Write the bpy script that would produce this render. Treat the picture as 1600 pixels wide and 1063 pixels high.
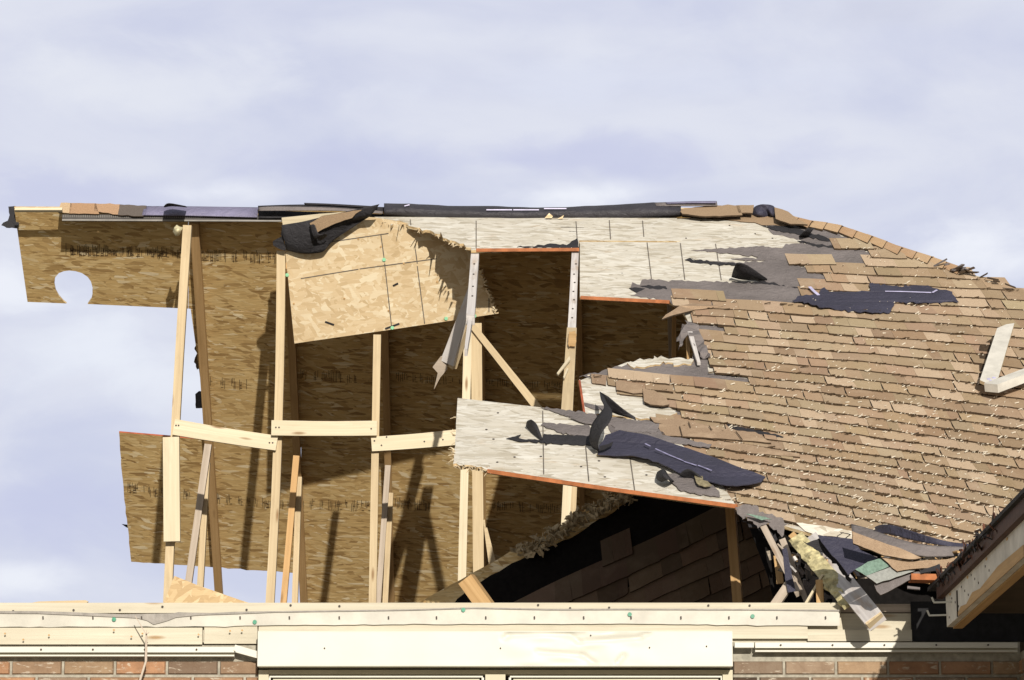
import bpy, bmesh, math, random
from mathutils import Vector, noise
from mathutils.geometry import tessellate_polygon
R = math.radians
for o in list(bpy.data.objects): bpy.data.objects.remove(o)
sc = bpy.context.scene; col = sc.collection
random.seed(7)

# ---------------------------------------------------------------- camera
CAM = Vector((0, -16, 1.6)); PITCH = R(12); FPX = 5000.0
cd = bpy.data.cameras.new('camera'); cam = bpy.data.objects.new('camera', cd); col.objects.link(cam)
cam.location = CAM; cam.rotation_euler = (R(90) + PITCH, 0, 0)
cd.sensor_width = 36; cd.lens = FPX / 1600 * 36; cd.clip_start = .1; cd.clip_end = 5000
sc.camera = cam

def ray(px, py):
    x = (px - 800) / FPX; y = (531.5 - py) / FPX
    c, s = math.cos(PITCH), math.sin(PITCH)
    return Vector((x, c - y * s, s + y * c))

# ---------------------------------------------------------------- light
SUN_D = Vector((-.15, 1, -.27)).normalized()      # the way the light travels
sd = bpy.data.lights.new('sun', 'SUN'); sd.energy = 5.0; sd.angle = R(.5); sd.color = (1, .925, .80)
sun = bpy.data.objects.new('sun', sd); col.objects.link(sun)
sun.rotation_euler = SUN_D.to_track_quat('-Z', 'Y').to_euler(); sun.location = (4, -20, 12)
el = math.asin(-SUN_D.z); az = math.atan2(-SUN_D.x, -SUN_D.y)
w = bpy.data.worlds.new('World'); sc.world = w; w.use_nodes = True
nt = w.node_tree; N = nt.nodes; L = nt.links; N.clear()
wo = N.new('ShaderNodeOutputWorld'); bg = N.new('ShaderNodeBackground'); bg.inputs[1].default_value = .1
sky = N.new('ShaderNodeTexSky'); sky.sky_type = 'NISHITA'; sky.sun_disc = False
sky.sun_elevation = el; sky.sun_rotation = az
tc = N.new('ShaderNodeTexCoord')
def wn(scale, stretch, detail, seed, rough=.5):
    m = N.new('ShaderNodeMapping'); m.inputs['Scale'].default_value = (1, 1, stretch); m.inputs['Location'].default_value = (seed, seed * .3, 0)
    n = N.new('ShaderNodeTexNoise'); n.inputs['Scale'].default_value = scale; n.inputs['Detail'].default_value = detail
    n.inputs['Roughness'].default_value = rough; n.inputs['Distortion'].default_value = .4
    L.new(tc.outputs['Generated'], m.inputs[0]); L.new(m.outputs[0], n.inputs[0]); return n
def wmix(f, a, b):
    m = N.new('ShaderNodeMix'); m.data_type = 'RGBA'
    for s, v in ((0, f), (6, a), (7, b)):
        if isinstance(v, (tuple, float, int)): m.inputs[s].default_value = v
        else: L.new(v, m.inputs[s])
    return m.outputs[2]
def wramp(src, a, b, lo=0., hi=1.):
    m = N.new('ShaderNodeMapRange'); m.interpolation_type = 'SMOOTHSTEP'
    m.inputs[1].default_value = a; m.inputs[2].default_value = b; m.inputs[3].default_value = lo; m.inputs[4].default_value = hi
    L.new(src, m.inputs[0]); return m.outputs[0]
n1 = wn(9, 2.6, 6, 3.1, .55); n2 = wn(24, 2.0, 7, 8.7, .56)
base = wmix(wramp(n1.outputs[0], .30, .68), (6.2, 6.5, 8.2, 1), (7.7, 7.9, 8.9, 1))
# cloud banks standing in fixed directions of the sky
def bank(px, py, rx, ry, amt, colr, src, soft=.9):
    d = ray(px, py).normalized()
    v = N.new('ShaderNodeVectorMath'); v.operation = 'SUBTRACT'; v.inputs[1].default_value = d; L.new(tc.outputs['Generated'], v.inputs[0])
    s = N.new('ShaderNodeVectorMath'); s.operation = 'MULTIPLY'; s.inputs[1].default_value = (FPX / rx, FPX / ry, FPX / ry); L.new(v.outputs[0], s.inputs[0])
    ln = N.new('ShaderNodeVectorMath'); ln.operation = 'LENGTH'; L.new(s.outputs[0], ln.inputs[0])
    a = N.new('ShaderNodeMath'); a.operation = 'MULTIPLY_ADD'; L.new(n2.outputs[0], a.inputs[0]); a.inputs[1].default_value = 2.1; L.new(ln.outputs['Value'], a.inputs[2])
    f = wramp(a.outputs[0], .95, 1.95, amt, 0.)
    return wmix(f, src, colr)
c = base
WH = (9.0, 9.2, 9.9, 1); LAV = (5.7, 5.95, 8.1, 1); GR = (6.3, 6.5, 7.8, 1)
c = bank(800, 250, 1000, 55, .7, LAV, c)
c = bank(120, 300, 420, 70, .7, LAV, c)
c = bank(260, 130, 520, 90, .75, (8.3, 8.5, 9.2, 1), c)
c = bank(1000, 120, 700, 60, .6, (7.7, 8.0, 9.2, 1), c)
c = bank(1350, 20, 300, 50, .5, GR, c)
c = bank(700, 60, 900, 60, .5, (8.2, 8.4, 9.2, 1), c)
c = bank(900, 305, 170, 34, .95, WH, c)
c = bank(340, 300, 190, 32, .85, WH, c)
c = bank(1530, 392, 190, 80, 1., WH, c)
c = bank(10, 440, 90, 80, .85, WH, c)
c = bank(160, 560, 300, 110, .85, (8.6, 8.9, 9.7, 1), c)
c = bank(60, 800, 260, 110, .7, LAV, c)
c = bank(30, 905, 150, 45, .8, WH, c)
sep = N.new('ShaderNodeSeparateXYZ'); L.new(tc.outputs['Generated'], sep.inputs[0])
c = wmix(wramp(sep.outputs[2], .34, .46, 0., 1.), c, (5.2, 5.1, 4.9, 1))
c = wmix(wramp(sep.outputs[1], .80, .5, 0., 1.), c, (5.2, 5.1, 4.9, 1))
c = wmix(wramp(sep.outputs[2], .45, .9, 0., .6), c, sky.outputs[0])
c = wmix(.06, c, sky.outputs[0])
L.new(c, bg.inputs[0]); L.new(bg.outputs[0], wo.inputs[0])
sc.view_settings.view_transform = 'Standard'; sc.view_settings.look = 'None'
sc.view_settings.exposure = 0.0; sc.view_settings.gamma = 1
sc.render.engine = 'CYCLES'; sc.render.resolution_x = 1024; sc.render.resolution_y = 680
sc.cycles.max_bounces = 6

# ---------------------------------------------------------------- planes (point, normal, u axis, v axis)
RY, RZ, SL = 5.5, 7.11, .627
def mkplane(p, n):
    n = Vector(n).normalized(); u = Vector((1, 0, 0)); u = (u - n * u.dot(n)).normalized(); v = n.cross(u)
    return (Vector(p), n, u, v)
FR = mkplane((0, RY, RZ), (0, -SL, 1))
RR = mkplane((0, RY, RZ), (0, -SL, -1))
MP = mkplane((0, 5.28, 7.0), (0, -1, -.06)); WB = mkplane((0, 6.4, 6), (0, -1, -.06))
HP = mkplane((0, 5.16, 6.95), (0, -1.75, -1)); RG = mkplane((0, 5.46, 7.0), (0, -1, .12))
DB = mkplane((0, .75, 4.13), (0, -.38, 1))
SB = mkplane((0, 3.2, 4.2), (-.25, -1, .25))
def W(y): return mkplane((0, y, 4), (0, -1, 0))
def at(pl, px, py, h=0.):
    d = ray(px, py); p0 = pl[0] + pl[1] * h
    return CAM + d * ((p0 - CAM).dot(pl[1]) / d.dot(pl[1]))

# ---------------------------------------------------------------- node helpers
class NB:
    def __init__(s, name, rough=.8):
        s.m = bpy.data.materials.new(name); s.m.use_nodes = True; s.t = s.m.node_tree; s.n = s.t.nodes; s.l = s.t.links
        s.b = s.n['Principled BSDF']; s.b.inputs['Roughness'].default_value = rough; s.b.inputs['Specular IOR Level'].default_value = .25
    def put(s, sock, v):
        if hasattr(v, 'is_output') or hasattr(v, 'links'): s.l.new(v, sock)
        else: sock.default_value = v
    def uv(s): return s.n.new('ShaderNodeUVMap').outputs[0]
    def obj(s): return s.n.new('ShaderNodeTexCoord').outputs['Object']
    def rnd(s): return s.n.new('ShaderNodeObjectInfo').outputs['Random']
    def mp(s, v, sc_=(1, 1, 1), loc=(0, 0, 0), rot=0):
        m = s.n.new('ShaderNodeMapping'); m.inputs['Scale'].default_value = sc_; m.inputs['Location'].default_value = loc
        m.inputs['Rotation'].default_value = (0, 0, rot); s.l.new(v, m.inputs[0]); return m.outputs[0]
    def noise(s, v, scale, det=3, rough=.5, dist=0.):
        n = s.n.new('ShaderNodeTexNoise'); s.l.new(v, n.inputs[0]); n.inputs['Scale'].default_value = scale
        n.inputs['Detail'].default_value = det; n.inputs['Roughness'].default_value = rough; n.inputs['Distortion'].default_value = dist
        return n.outputs[0], n.outputs[1]
    def vor(s, v, scale, feat='F1', rnd=1.):
        n = s.n.new('ShaderNodeTexVoronoi'); n.feature = feat; s.l.new(v, n.inputs[0]); n.inputs['Scale'].default_value = scale
        n.inputs['Randomness'].default_value = rnd; return n
    def ramp(s, f, stops, mode='LINEAR'):
        r = s.n.new('ShaderNodeValToRGB'); r.color_ramp.interpolation = mode; e = r.color_ramp.elements
        while len(e) < len(stops): e.new(.5)
        for i, (p, c_) in enumerate(stops):
            e[i].position = p; e[i].color = (*c_, 1) if len(c_) == 3 else c_
        s.l.new(f, r.inputs[0]); return r.outputs[0]
    def rng(s, f, a, b, lo=0., hi=1.):
        m = s.n.new('ShaderNodeMapRange'); s.l.new(f, m.inputs[0])
        for i, v in enumerate((a, b, lo, hi)): m.inputs[i + 1].default_value = v
        return m.outputs[0]
    def math(s, op, a, b):
        m = s.n.new('ShaderNodeMath'); m.operation = op; s.put(m.inputs[0], a); s.put(m.inputs[1], b); return m.outputs[0]
    def mix(s, f, a, b, mode='MIX'):
        m = s.n.new('ShaderNodeMix'); m.data_type = 'RGBA'; m.blend_type = mode
        for k, v in ((0, f), (6, a), (7, b)):
            if isinstance(v, tuple) and len(v) == 3: v = (*v, 1)
            s.put(m.inputs[k], v)
        return m.outputs[2]
    def vadd(s, a, b, k):
        m = s.n.new('ShaderNodeVectorMath'); m.operation = 'MULTIPLY_ADD'; s.l.new(b, m.inputs[0]); m.inputs[1].default_value = (k, k, 0)
        s.l.new(a, m.inputs[2]); return m.outputs[0]
    def sepx(s, c_):
        m = s.n.new('ShaderNodeSeparateColor'); s.l.new(c_, m.inputs[0]); return m.outputs
    def attr(s, name):
        a = s.n.new('ShaderNodeAttribute'); a.attribute_name = name; return a.outputs['Color']
    def bump(s, h, st=.4, d=.01):
        b = s.n.new('ShaderNodeBump'); b.inputs['Strength'].default_value = st; b.inputs['Distance'].default_value = d
        s.l.new(h, b.inputs['Height']); s.l.new(b.outputs[0], s.b.inputs['Normal'])
    def col(s, v):
        if isinstance(v, tuple): v = (*v, 1)
        s.put(s.b.inputs['Base Color'], v); return s.m

def flakes(B, uv, angs, L_=9, W_=42, seed=0):
    """wood strands: stretched cells at several angles, laid over one another"""
    _, wob = B.noise(uv, 5, 2)
    out = None; hh = None
    for i, a in enumerate(angs):
        v = B.mp(B.vadd(uv, wob, .035), (L_, W_, 1), (seed + i * 3.7, i * 1.9, 0), 0)
        v0 = B.mp(B.vadd(uv, wob, .03), (1, 1, 1), (seed + i * 2.3, i * 5.1, 0), R(a))
        v = B.mp(v0, (L_, W_, 1))
        vo = B.vor(v, 1.0)
        ch = B.sepx(vo.outputs['Color'])
        if out is None: out = ch[0]; hh = vo.outputs['Distance']
        else:
            msk = B.math('GREATER_THAN', ch[1], .58)
            m = B.n.new('ShaderNodeMix'); B.put(m.inputs[0], msk); B.put(m.inputs[2], out); B.put(m.inputs[3], ch[0]); out = m.outputs[0]
            m = B.n.new('ShaderNodeMix'); B.put(m.inputs[0], msk); B.put(m.inputs[2], hh); B.put(m.inputs[3], vo.outputs['Distance']); hh = m.outputs[0]
    return out, hh

def osb(name, stops, angs, streak=.25, Lf=9, Wf=42, rough=.75, bump=.5, stain=0.):
    B = NB(name, rough); uv = B.uv()
    f, h = flakes(B, uv, angs, Lf, Wf)
    c_ = B.ramp(f, stops)
    st, _ = B.noise(B.mp(uv, (8, 130, 1)), 1, 3, .6)
    c_ = B.mix(B.rng(st, .35, .75, 0, streak), c_, (stops[0][1][0] * .55, stops[0][1][1] * .5, stops[0][1][2] * .4))
    lg, _ = B.noise(uv, 1.3, 3)
    c_ = B.mix(B.rng(lg, .35, .7, 0, .35), c_, tuple(x * .78 for x in stops[1][1]))
    if stain:
        sn, _ = B.noise(B.mp(uv, (2.5, 9, 1)), 1, 5, .65)
        c_ = B.mix(B.rng(sn, .60, .72, 0, stain), c_, (.50, .36, .22))
        cr, _ = B.noise(B.mp(uv, (9, 75, 1), (4, 2, 0)), 1, 4, .6, .8)
        c_ = B.mix(B.rng(cr, .64, .70, 0, .75), c_, (.22, .17, .12))
    e = B.vor(B.mp(uv, (Lf, Wf, 1)), 1.0, 'DISTANCE_TO_EDGE')
    hsum = B.math('ADD', f, B.math('MULTIPLY', st, .5))
    B.bump(hsum, bump, .004); return B.col(c_)

OSB_IN = osb('osb_underside', [(0, (.34, .21, .085)), (.25, (.64, .44, .195)), (.62, (.73, .53, .25)), (.86, (.80, .61, .32)), (1, (.96, .84, .60))], (0, 11, -10, 32, 4), .45, 10, 40, bump=.8)
OSB_FRESH = osb('osb_fresh', [(0, (.52, .39, .23)), (.25, (.62, .48, .30)), (.65, (.67, .54, .36)), (1, (.76, .67, .50))], (-9, 25, -35, 70, 5), .15, 13, 38, bump=.3)
OSB_WHITE = osb('osb_weathered', [(0, (.40, .36, .29)), (.22, (.57, .535, .465)), (.65, (.655, .625, .565)), (1, (.73, .715, .67))], (-6, 14, -24, 30, 2), .28, 9, 38, bump=1., stain=.55)
OSB_EDGE = osb('osb_edge', [(0, (.36, .24, .11)), (.5, (.60, .44, .24)), (1, (.80, .68, .46))], (0, 12), .5, 12, 160)

def plain(name, c_, rough=.7, var=.25, scale=9, spec=.25, bump=0.):
    B = NB(name, rough); B.b.inputs['Specular IOR Level'].default_value = spec
    f, _ = B.noise(B.obj(), scale, 5, .6)
    out = B.mix(B.rng(f, .3, .7), tuple(x * (1 - var) for x in c_), tuple(min(1, x * (1 + var)) for x in c_))
    if bump: B.bump(f, bump, .01)
    return B.col(out)

def wood(name, c1, c2, knot=(.22, .12, .05), grain=.5, kn=.9, rough=.7, stain=None):
    B = NB(name, rough); uv = B.uv(); r = B.rnd()
    add = B.n.new('ShaderNodeVectorMath'); add.operation = 'ADD'; B.l.new(uv, add.inputs[0])
    cmb = B.n.new('ShaderNodeCombineXYZ'); B.put(cmb.inputs[0], B.math('MULTIPLY', r, 37.)); B.put(cmb.inputs[1], B.math('MULTIPLY', r, 11.)); B.l.new(cmb.outputs[0], add.inputs[1])
    v = add.outputs[0]
    g, _ = B.noise(B.mp(v, (1.6, 55, 1)), 1, 4, .6, .6)
    c_ = B.mix(B.rng(g, .3, .72), c1, tuple(x * .86 for x in c2))
    gd, _ = B.noise(B.mp(v, (2.2, 7, 1), (3, 9, 0)), 1, 6, .7)
    c_ = B.mix(B.rng(gd, .52, .72, 0, .55), c_, tuple(x * .62 for x in c2))
    g2, _ = B.noise(B.mp(v, (.8, 9, 1)), 1, 2)
    c_ = B.mix(B.rng(g2, .35, .75, 0, grain), c_, tuple(x * .80 for x in c2))
    k = B.vor(B.mp(v, (3.3, 15, 1)), 1.0)
    sel = B.math('GREATER_THAN', B.sepx(k.outputs['Color'])[0], .45)
    kd = B.rng(k.outputs['Distance'], .07, .20, kn, 0)
    c_ = B.mix(B.math('MULTIPLY', kd, sel), c_, knot)
    if stain:
        s_, _ = B.noise(B.mp(v, (3, 12, 1)), 1, 5, .6)
        c_ = B.mix(B.rng(s_, .55, .68, 0, .7), c_, stain)
    c_ = B.mix(B.rng(r, 0, 1, 0, .22), c_, tuple(x * .72 for x in c1))
    B.bump(g, .25, .003); return B.col(c_)
LUMBER = wood('pine_lumber', (.60, .49, .32), (.52, .40, .25))
LUMBER_PALE = wood('pale_lumber', (.70, .62, .465), (.63, .54, .38))
LUMBER_TAN = wood('tan_lumber', (.60, .40, .20), (.46, .28, .12), kn=.5)
LUMBER_GREY = wood('grey_lumber', (.55, .47, .40), (.40, .33, .26), kn=.4, grain=.7)
LUMBER_OLD = wood('weathered_lumber', (.74, .71, .70), (.52, .49, .49), knot=(.2, .14, .1), grain=.8, kn=.6, stain=(.40, .30, .22))
PLATE = wood('plate_lumber', (.62, .575, .47), (.55, .50, .39), knot=(.30, .18, .08))
ORANGE = plain('orange_edge_paint', (.35, .125, .048), .7, .35, 14)
RED_ED = plain('red_edge_paint', (.33, .09, .045), .7, .3, 14)
def felt_mat(name, c_, rough=.6, spec=.35, dust=.25):
    B = NB(name, rough); B.b.inputs['Specular IOR Level'].default_value = spec
    o = B.obj(); f, _ = B.noise(o, 3.5, 5, .6); f2, _ = B.noise(o, 60, 3, .7); f3, _ = B.noise(o, 240, 2)
    out = B.mix(B.rng(f, .35, .7), tuple(x * .8 for x in c_), tuple(x * 1.15 for x in c_))
    out = B.mix(B.rng(f2, .55, .75, 0, dust), out, tuple(min(1, x * 1.7 + .05) for x in c_))
    cz, _ = B.noise(B.mp(o, (1, 1, 1)), 11, 4, .6, 2.5)
    B.bump(B.math('ADD', B.math('MULTIPLY', cz, 6), f3), .55, .006); return B.col(out)
FELT = felt_mat('grey_felt', (.185, .165, .166), .85, .2)
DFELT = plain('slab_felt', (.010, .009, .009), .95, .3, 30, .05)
BLACK = felt_mat('black_felt', (.030, .029, .034), .75, .25, .15)
BLUE = felt_mat('blue_black_felt', (.044, .043, .072), .6, .35, .16)
PURPLE = felt_mat('purple_strip', (.20, .19, .30), .45, .5, .15)
LILAC = plain('lilac_streak', (.50, .48, .70), .4, .2, 12, .5)
def shingle_mat(name, mult=1.):
    B = NB(name, .95); B.b.inputs['Specular IOR Level'].default_value = .1
    o = B.obj(); g, gc = B.noise(o, 330, 2, .7); m_, _ = B.noise(o, 7, 5, .6); mm, _ = B.noise(o, 45, 4, .65)
    out = B.attr('tint')
    out = B.mix(B.rng(g, .38, .66, 0, .40), out, (.16 * mult, .10 * mult, .065 * mult))
    out = B.mix(B.rng(mm, .55, .75, 0, .30), out, (.14 * mult, .095 * mult, .06 * mult))
    out = B.mix(B.rng(m_, .5, .7, 0, .16), out, (.60 * mult, .50 * mult, .38 * mult))
    B.bump(g, .5, .004); return B.col(out)
SHINGLE = shingle_mat('brown_shingle'); BUTT = plain('shingle_butt', (.055, .036, .022), .95, .4, 60)
WHITE = plain('white_trim', (.56, .55, .495), .45, .05, 2.5, .4)
WHITE_B = plain('white_board', (.60, .58, .535), .65, .22, 7)
DARK = plain('dark_gap', (.02, .018, .015), .9)
NAIL = plain('nail_steel', (.05, .04, .035), .6)
GREEN = plain('green_cap', (.05, .25, .16), .4, .2, 40)
GREENP = plain('pale_green_cap', (.30, .66, .42), .5, .15, 40)
CHALK = plain('chalk_line', (.13, .115, .10), .9, .4, 30)
INK = plain('stamp_ink', (.09, .058, .03), .9, .3, 50)
STRAW = plain('straw', (.66, .60, .50), .8, .35, 90)
INSUL = plain('yellow_foam', (.46, .41, .24), .95, .5, 24, .1, .8)
TEALS = plain('green_shingle_back', (.16, .24, .20), .9, .3, 80)
WRAP = plain('house_wrap', (.47, .45, .40), .5, .16, 5, .4, .3)
WRAP_D = plain('wrap_edge_shade', (.24, .22, .20), .5, .25, 18, .4, .3)
FRAME = plain('window_frame', (.52, .48, .36), .5, .08, 6)
RUSTB = plain('brown_drip_edge', (.06, .024, .016), .6, .4, 30)

# ---------------------------------------------------------------- object helpers
ORG = {}
def tag(o, label=None, cat=None, group=None, kind=None):
    if label: o['label'] = label
    if cat: o['category'] = cat
    if group: o['group'] = group
    if kind: o['kind'] = kind
    return o
def mesh(name, V, F, mats, fm=None, uvs=None, cols=None, parent=None, smooth=False):
    V = [Vector(v) for v in V]
    if parent is None:
        lo = Vector((min(v.x for v in V), min(v.y for v in V), min(v.z for v in V))); hi = Vector((max(v.x for v in V), max(v.y for v in V), max(v.z for v in V)))
        org = Vector(((lo.x + hi.x) / 2, (lo.y + hi.y) / 2, lo.z)); loc = org
    else: org = ORG[parent.name]; loc = Vector((0, 0, 0))
    me = bpy.data.meshes.new(name); me.from_pydata([v - org for v in V], [], F)
    if not isinstance(mats, (list, tuple)): mats = [mats]
    for m in mats: me.materials.append(m)
    if fm:
        for p, i in zip(me.polygons, fm): p.material_index = i
    if uvs:
        ul = me.uv_layers.new(name='UVMap'); k = 0
        for f, fu in zip(me.polygons, uvs):
            for q, li in enumerate(f.loop_indices): ul.data[li].uv = fu[q]
    if cols:
        ca = me.color_attributes.new('tint', 'FLOAT_COLOR', 'CORNER')
        for f, c_ in zip(me.polygons, cols):
            for li in f.loop_indices: ca.data[li].color = (*c_, 1)
    if smooth:
        for p in me.polygons: p.use_smooth = True
    o = bpy.data.objects.new(name, me); col.objects.link(o); o.location = loc
    if parent: o.parent = parent
    ORG[o.name] = org
    return o
def empty(name, loc, label, cat, group=None):
    o = bpy.data.objects.new(name, None); col.objects.link(o); o.location = loc; o.empty_display_size = .2
    ORG[o.name] = Vector(loc); return tag(o, label, cat, group)
def rag(pts, amp, step, seed=0, closed=False):
    """subdivide a pixel polyline and roughen it"""
    rs = random.Random(seed); out = []
    n = len(pts) - (0 if closed else 1)
    for i in range(n):
        a = pts[i]; b = pts[(i + 1) % len(pts)]; d = math.dist(a, b); k = max(1, int(d / step))
        for j in range(k):
            t = j / k; x = a[0] + (b[0] - a[0]) * t; y = a[1] + (b[1] - a[1]) * t
            if j: x += rs.gauss(0, amp); y += rs.gauss(0, amp)
            out.append((x, y))
    if not closed: out.append(pts[-1])
    return out
def sheet(name, px, pl, th, mats, parent=None, h=0., rot=0., holes=(), hf=None):
    """a board: outline on a plane, real thickness behind it. mats = (face, edge, back)"""
    P0, n, u, v = pl
    if not isinstance(mats, (list, tuple)): mats = [mats] * 3
    loops = [px] + list(holes); W3 = []
    for lp in loops: W3.append([at(pl, x, y, h + (hf(x, y) if hf else 0)) for x, y in lp])
    flat = [p for lp in W3 for p in lp]; nv = len(flat)
    tris = tessellate_polygon(W3)
    V = flat + [p - n * th for p in flat]; F = []; fm = []; uvs = []
    cr, sr = math.cos(rot), math.sin(rot)
    def UV(p):
        d = p - P0; a, b = d.dot(u), d.dot(v); return (a * cr - b * sr, a * sr + b * cr)
    for t in tris:
        a, b, c_ = (flat[i] for i in t)
        t = list(t)
        if (b - a).cross(c_ - a).dot(n) < 0: t = t[::-1]
        F.append(t); fm.append(0); uvs.append([UV(flat[i]) for i in t])
        tb = [i + nv for i in t[::-1]]; F.append(tb); fm.append(2); uvs.append([UV(flat[i - nv]) for i in tb])
    k = 0
    for lp in W3:
        m = len(lp); s = 0.
        for i in range(m):
            a, b = k + i, k + (i + 1) % m; d = (flat[a] - flat[b]).length
            F.append([a, b, b + nv, a + nv]); fm.append(1); uvs.append([(s, 0), (s + d, 0), (s + d, th), (s, th)]); s += d
        k += m
    o = mesh(name, V, F, list(mats), fm, uvs, parent=parent)
    bm = bmesh.new(); bm.from_mesh(o.data); bmesh.ops.recalc_face_normals(bm, faces=bm.faces); bm.to_mesh(o.data); bm.free()
    return o
def boxes(name, items, mats, parent=None):
    """items: list of (a, b, width, thickness, normal, mat index[, width at b]) bars in one mesh; a and b run along the middle of the front face"""
    V = []; F = []; fm = []; uvs = []
    for it in items:
        a, b, wd, th, n, mi = it[:6]; w2 = it[6] if len(it) > 6 else wd
        ax = (b - a); ln = ax.length; ax.normalize(); n = Vector(n); n = (n - ax * n.dot(ax)).normalized(); s = ax.cross(n)
        k = len(V)
        for p, ww in ((a, wd), (b, w2)):
            V += [p - s * ww / 2, p + s * ww / 2, p + s * ww / 2 - n * th, p - s * ww / 2 - n * th]
        for q in ((0, 1, 5, 4), (1, 2, 6, 5), (2, 3, 7, 6), (3, 0, 4, 7)):
            F.append([k + i for i in q]); fm.append(mi); o_ = {0: 0, 1: .3, 2: .6, 3: .9}[q[0]]; e = wd if q[0] in (0, 2) else th
            uvs.append([(0, o_), (0, o_ + e), (ln, o_ + e), (ln, o_)])
        for q in ((3, 2, 1, 0), (4, 5, 6, 7)):
            F.append([k + i for i in q]); fm.append(mi); uvs.append([(0, 0), (wd, 0), (wd, th), (0, th)])
    return mesh(name, V, F, mats, fm, uvs, parent=parent)
def bar(name, A, B, wd, th, mat, parent=None, n=(0, -1, -.25), w2=None, segs=1, bow=0., seed=0):
    """one timber, slightly bowed"""
    it = []
    if segs == 1: return boxes(name, [(A, B, wd, th, n, 0, w2 if w2 else wd)], [mat], parent)
    rs = random.Random(seed); side = (B - A).cross(Vector(n)).normalized()
    pts = [A.lerp(B, i / segs) + side * bow * math.sin(math.pi * i / segs) for i in range(segs + 1)]
    V = []; F = []; uvs = []; ax = (B - A).normalized(); nn = Vector(n); nn = (nn - ax * nn.dot(ax)).normalized(); L0 = (B - A).length
    for i, p in enumerate(pts):
        t = i / segs; ww = wd + ((w2 or wd) - wd) * t; ww *= 1 + rs.uniform(-.03, .03)
        V += [p - side * ww / 2, p + side * ww / 2, p + side * ww / 2 - nn * th, p - side * ww / 2 - nn * th]
    for i in range(segs):
        k = 4 * i
        for j in range(4):
            j2 = (j + 1) % 4; F.append([k + j, k + j2, k + 4 + j2, k + 4 + j]); e = wd if j % 2 == 0 else th
            uvs.append([(L0 * i / segs, .3 * j), (L0 * i / segs, .3 * j + e), (L0 * (i + 1) / segs, .3 * j + e), (L0 * (i + 1) / segs, .3 * j)])
    F.append([3, 2, 1, 0]); uvs.append([(0, 0), (wd, 0), (wd, th), (0, th)])
    k = 4 * segs; F.append([k, k + 1, k + 2, k + 3]); uvs.append([(0, 0), (wd, 0), (wd, th), (0, th)])
    o = mesh(name, V, F, [mat], None, uvs, parent=parent)
    bm = bmesh.new(); bm.from_mesh(o.data); bmesh.ops.recalc_face_normals(bm, faces=bm.faces); bm.to_mesh(o.data); bm.free()
    return o
def loft(name, rows, pl, mat, parent=None, th=.004, sub=4, wob=0., seed=0):
    """a bent skin: rows of (px, py, height above plane), smoothed"""
    G = [[at(pl, *q) for q in r] for r in rows]
    def cr(p0, p1, p2, p3, t): return .5 * ((2 * p1) + (p2 - p0) * t + (2 * p0 - 5 * p1 + 4 * p2 - p3) * t * t + (3 * p1 - p0 - 3 * p2 + p3) * t ** 3)
    def dens(l, k):
        out = []
        for i in range(len(l) - 1):
            p0, p1, p2, p3 = l[max(i - 1, 0)], l[i], l[i + 1], l[min(i + 2, len(l) - 1)]
            for j in range(k): out.append(cr(p0, p1, p2, p3, j / k))
        return out + [l[-1]]
    G = [dens(r, sub) for r in G]; T = [dens(c_, sub) for c_ in zip(*G)]
    rs = random.Random(seed)
    V = []; nc = len(T[0]); n = pl[1]
    for i, r in enumerate(T):
        for j, p in enumerate(r): V.append(p + n * (noise.noise(p * 9 + Vector((seed, 0, 0))) * wob))
    F = []; uvs = []
    for i in range(len(T) - 1):
        for j in range(nc - 1):
            F.append([i * nc + j, (i + 1) * nc + j, (i + 1) * nc + j + 1, i * nc + j + 1]); uvs.append([(i, j), (i + 1, j), (i + 1, j + 1), (i, j + 1)])
    o = mesh(name, V, F, [mat], None, [[(a * .03, b * .03) for a, b in q] for q in uvs], parent=parent, smooth=True)
    m = o.modifiers.new('thick', 'SOLIDIFY'); m.thickness = th; m.offset = 0
    return o
def strip_line(name, segs, pl, wpx, mat, parent, h=.003, th=.002):
    """thin marks on a board"""
    it = []
    if len(segs) <= 20:
        for q in segs: o = boxes(name, [(at(pl, q[0], q[1], h), at(pl, q[2], q[3], h), wpx / 235, th, pl[1], 0)], [mat], parent)
        return o
    for (x0, y0, x1, y1) in segs:
        it.append((at(pl, x0, y0, h), at(pl, x1, y1, h), wpx / 235, th, pl[1], 0))
    return boxes(name, it, [mat], parent)
def dots(name, pts, pl, r, mat, parent, h=.004, th=.004):
    if len(pts) > 1:
        for p_ in pts: o = dots(name, [p_], pl, r, mat, parent, h, th)
        return o
    V = []; F = []
    for (x, y) in pts:
        c_ = at(pl, x, y, h); k = len(V)
        for lay in (0, 1):
            for i in range(8):
                a = i * math.pi / 4; V.append(c_ + (pl[2] * math.cos(a) + pl[3] * math.sin(a)) * r - pl[1] * th * lay)
        F.append(list(range(k, k + 8))); F.append(list(range(k + 15, k + 7, -1)))
        for i in range(8): j = (i + 1) % 8; F.append([k + i, k + 8 + i, k + 8 + j, k + j])
    return mesh(name, V, F, [mat], parent=parent)

# ================================================================= SETTING
g = mesh('ground', [(-2500, -1500, 0), (2500, -1500, 0), (2500, 4000, 0), (-2500, 4000, 0)], [(0, 1, 2, 3)], [plain('bounce_ground', (.38, .34, .26), .95, .3, .8)])  # unseen ground, colour made pale to bounce light up onto the undersides
tag(g, kind='structure')

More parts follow.
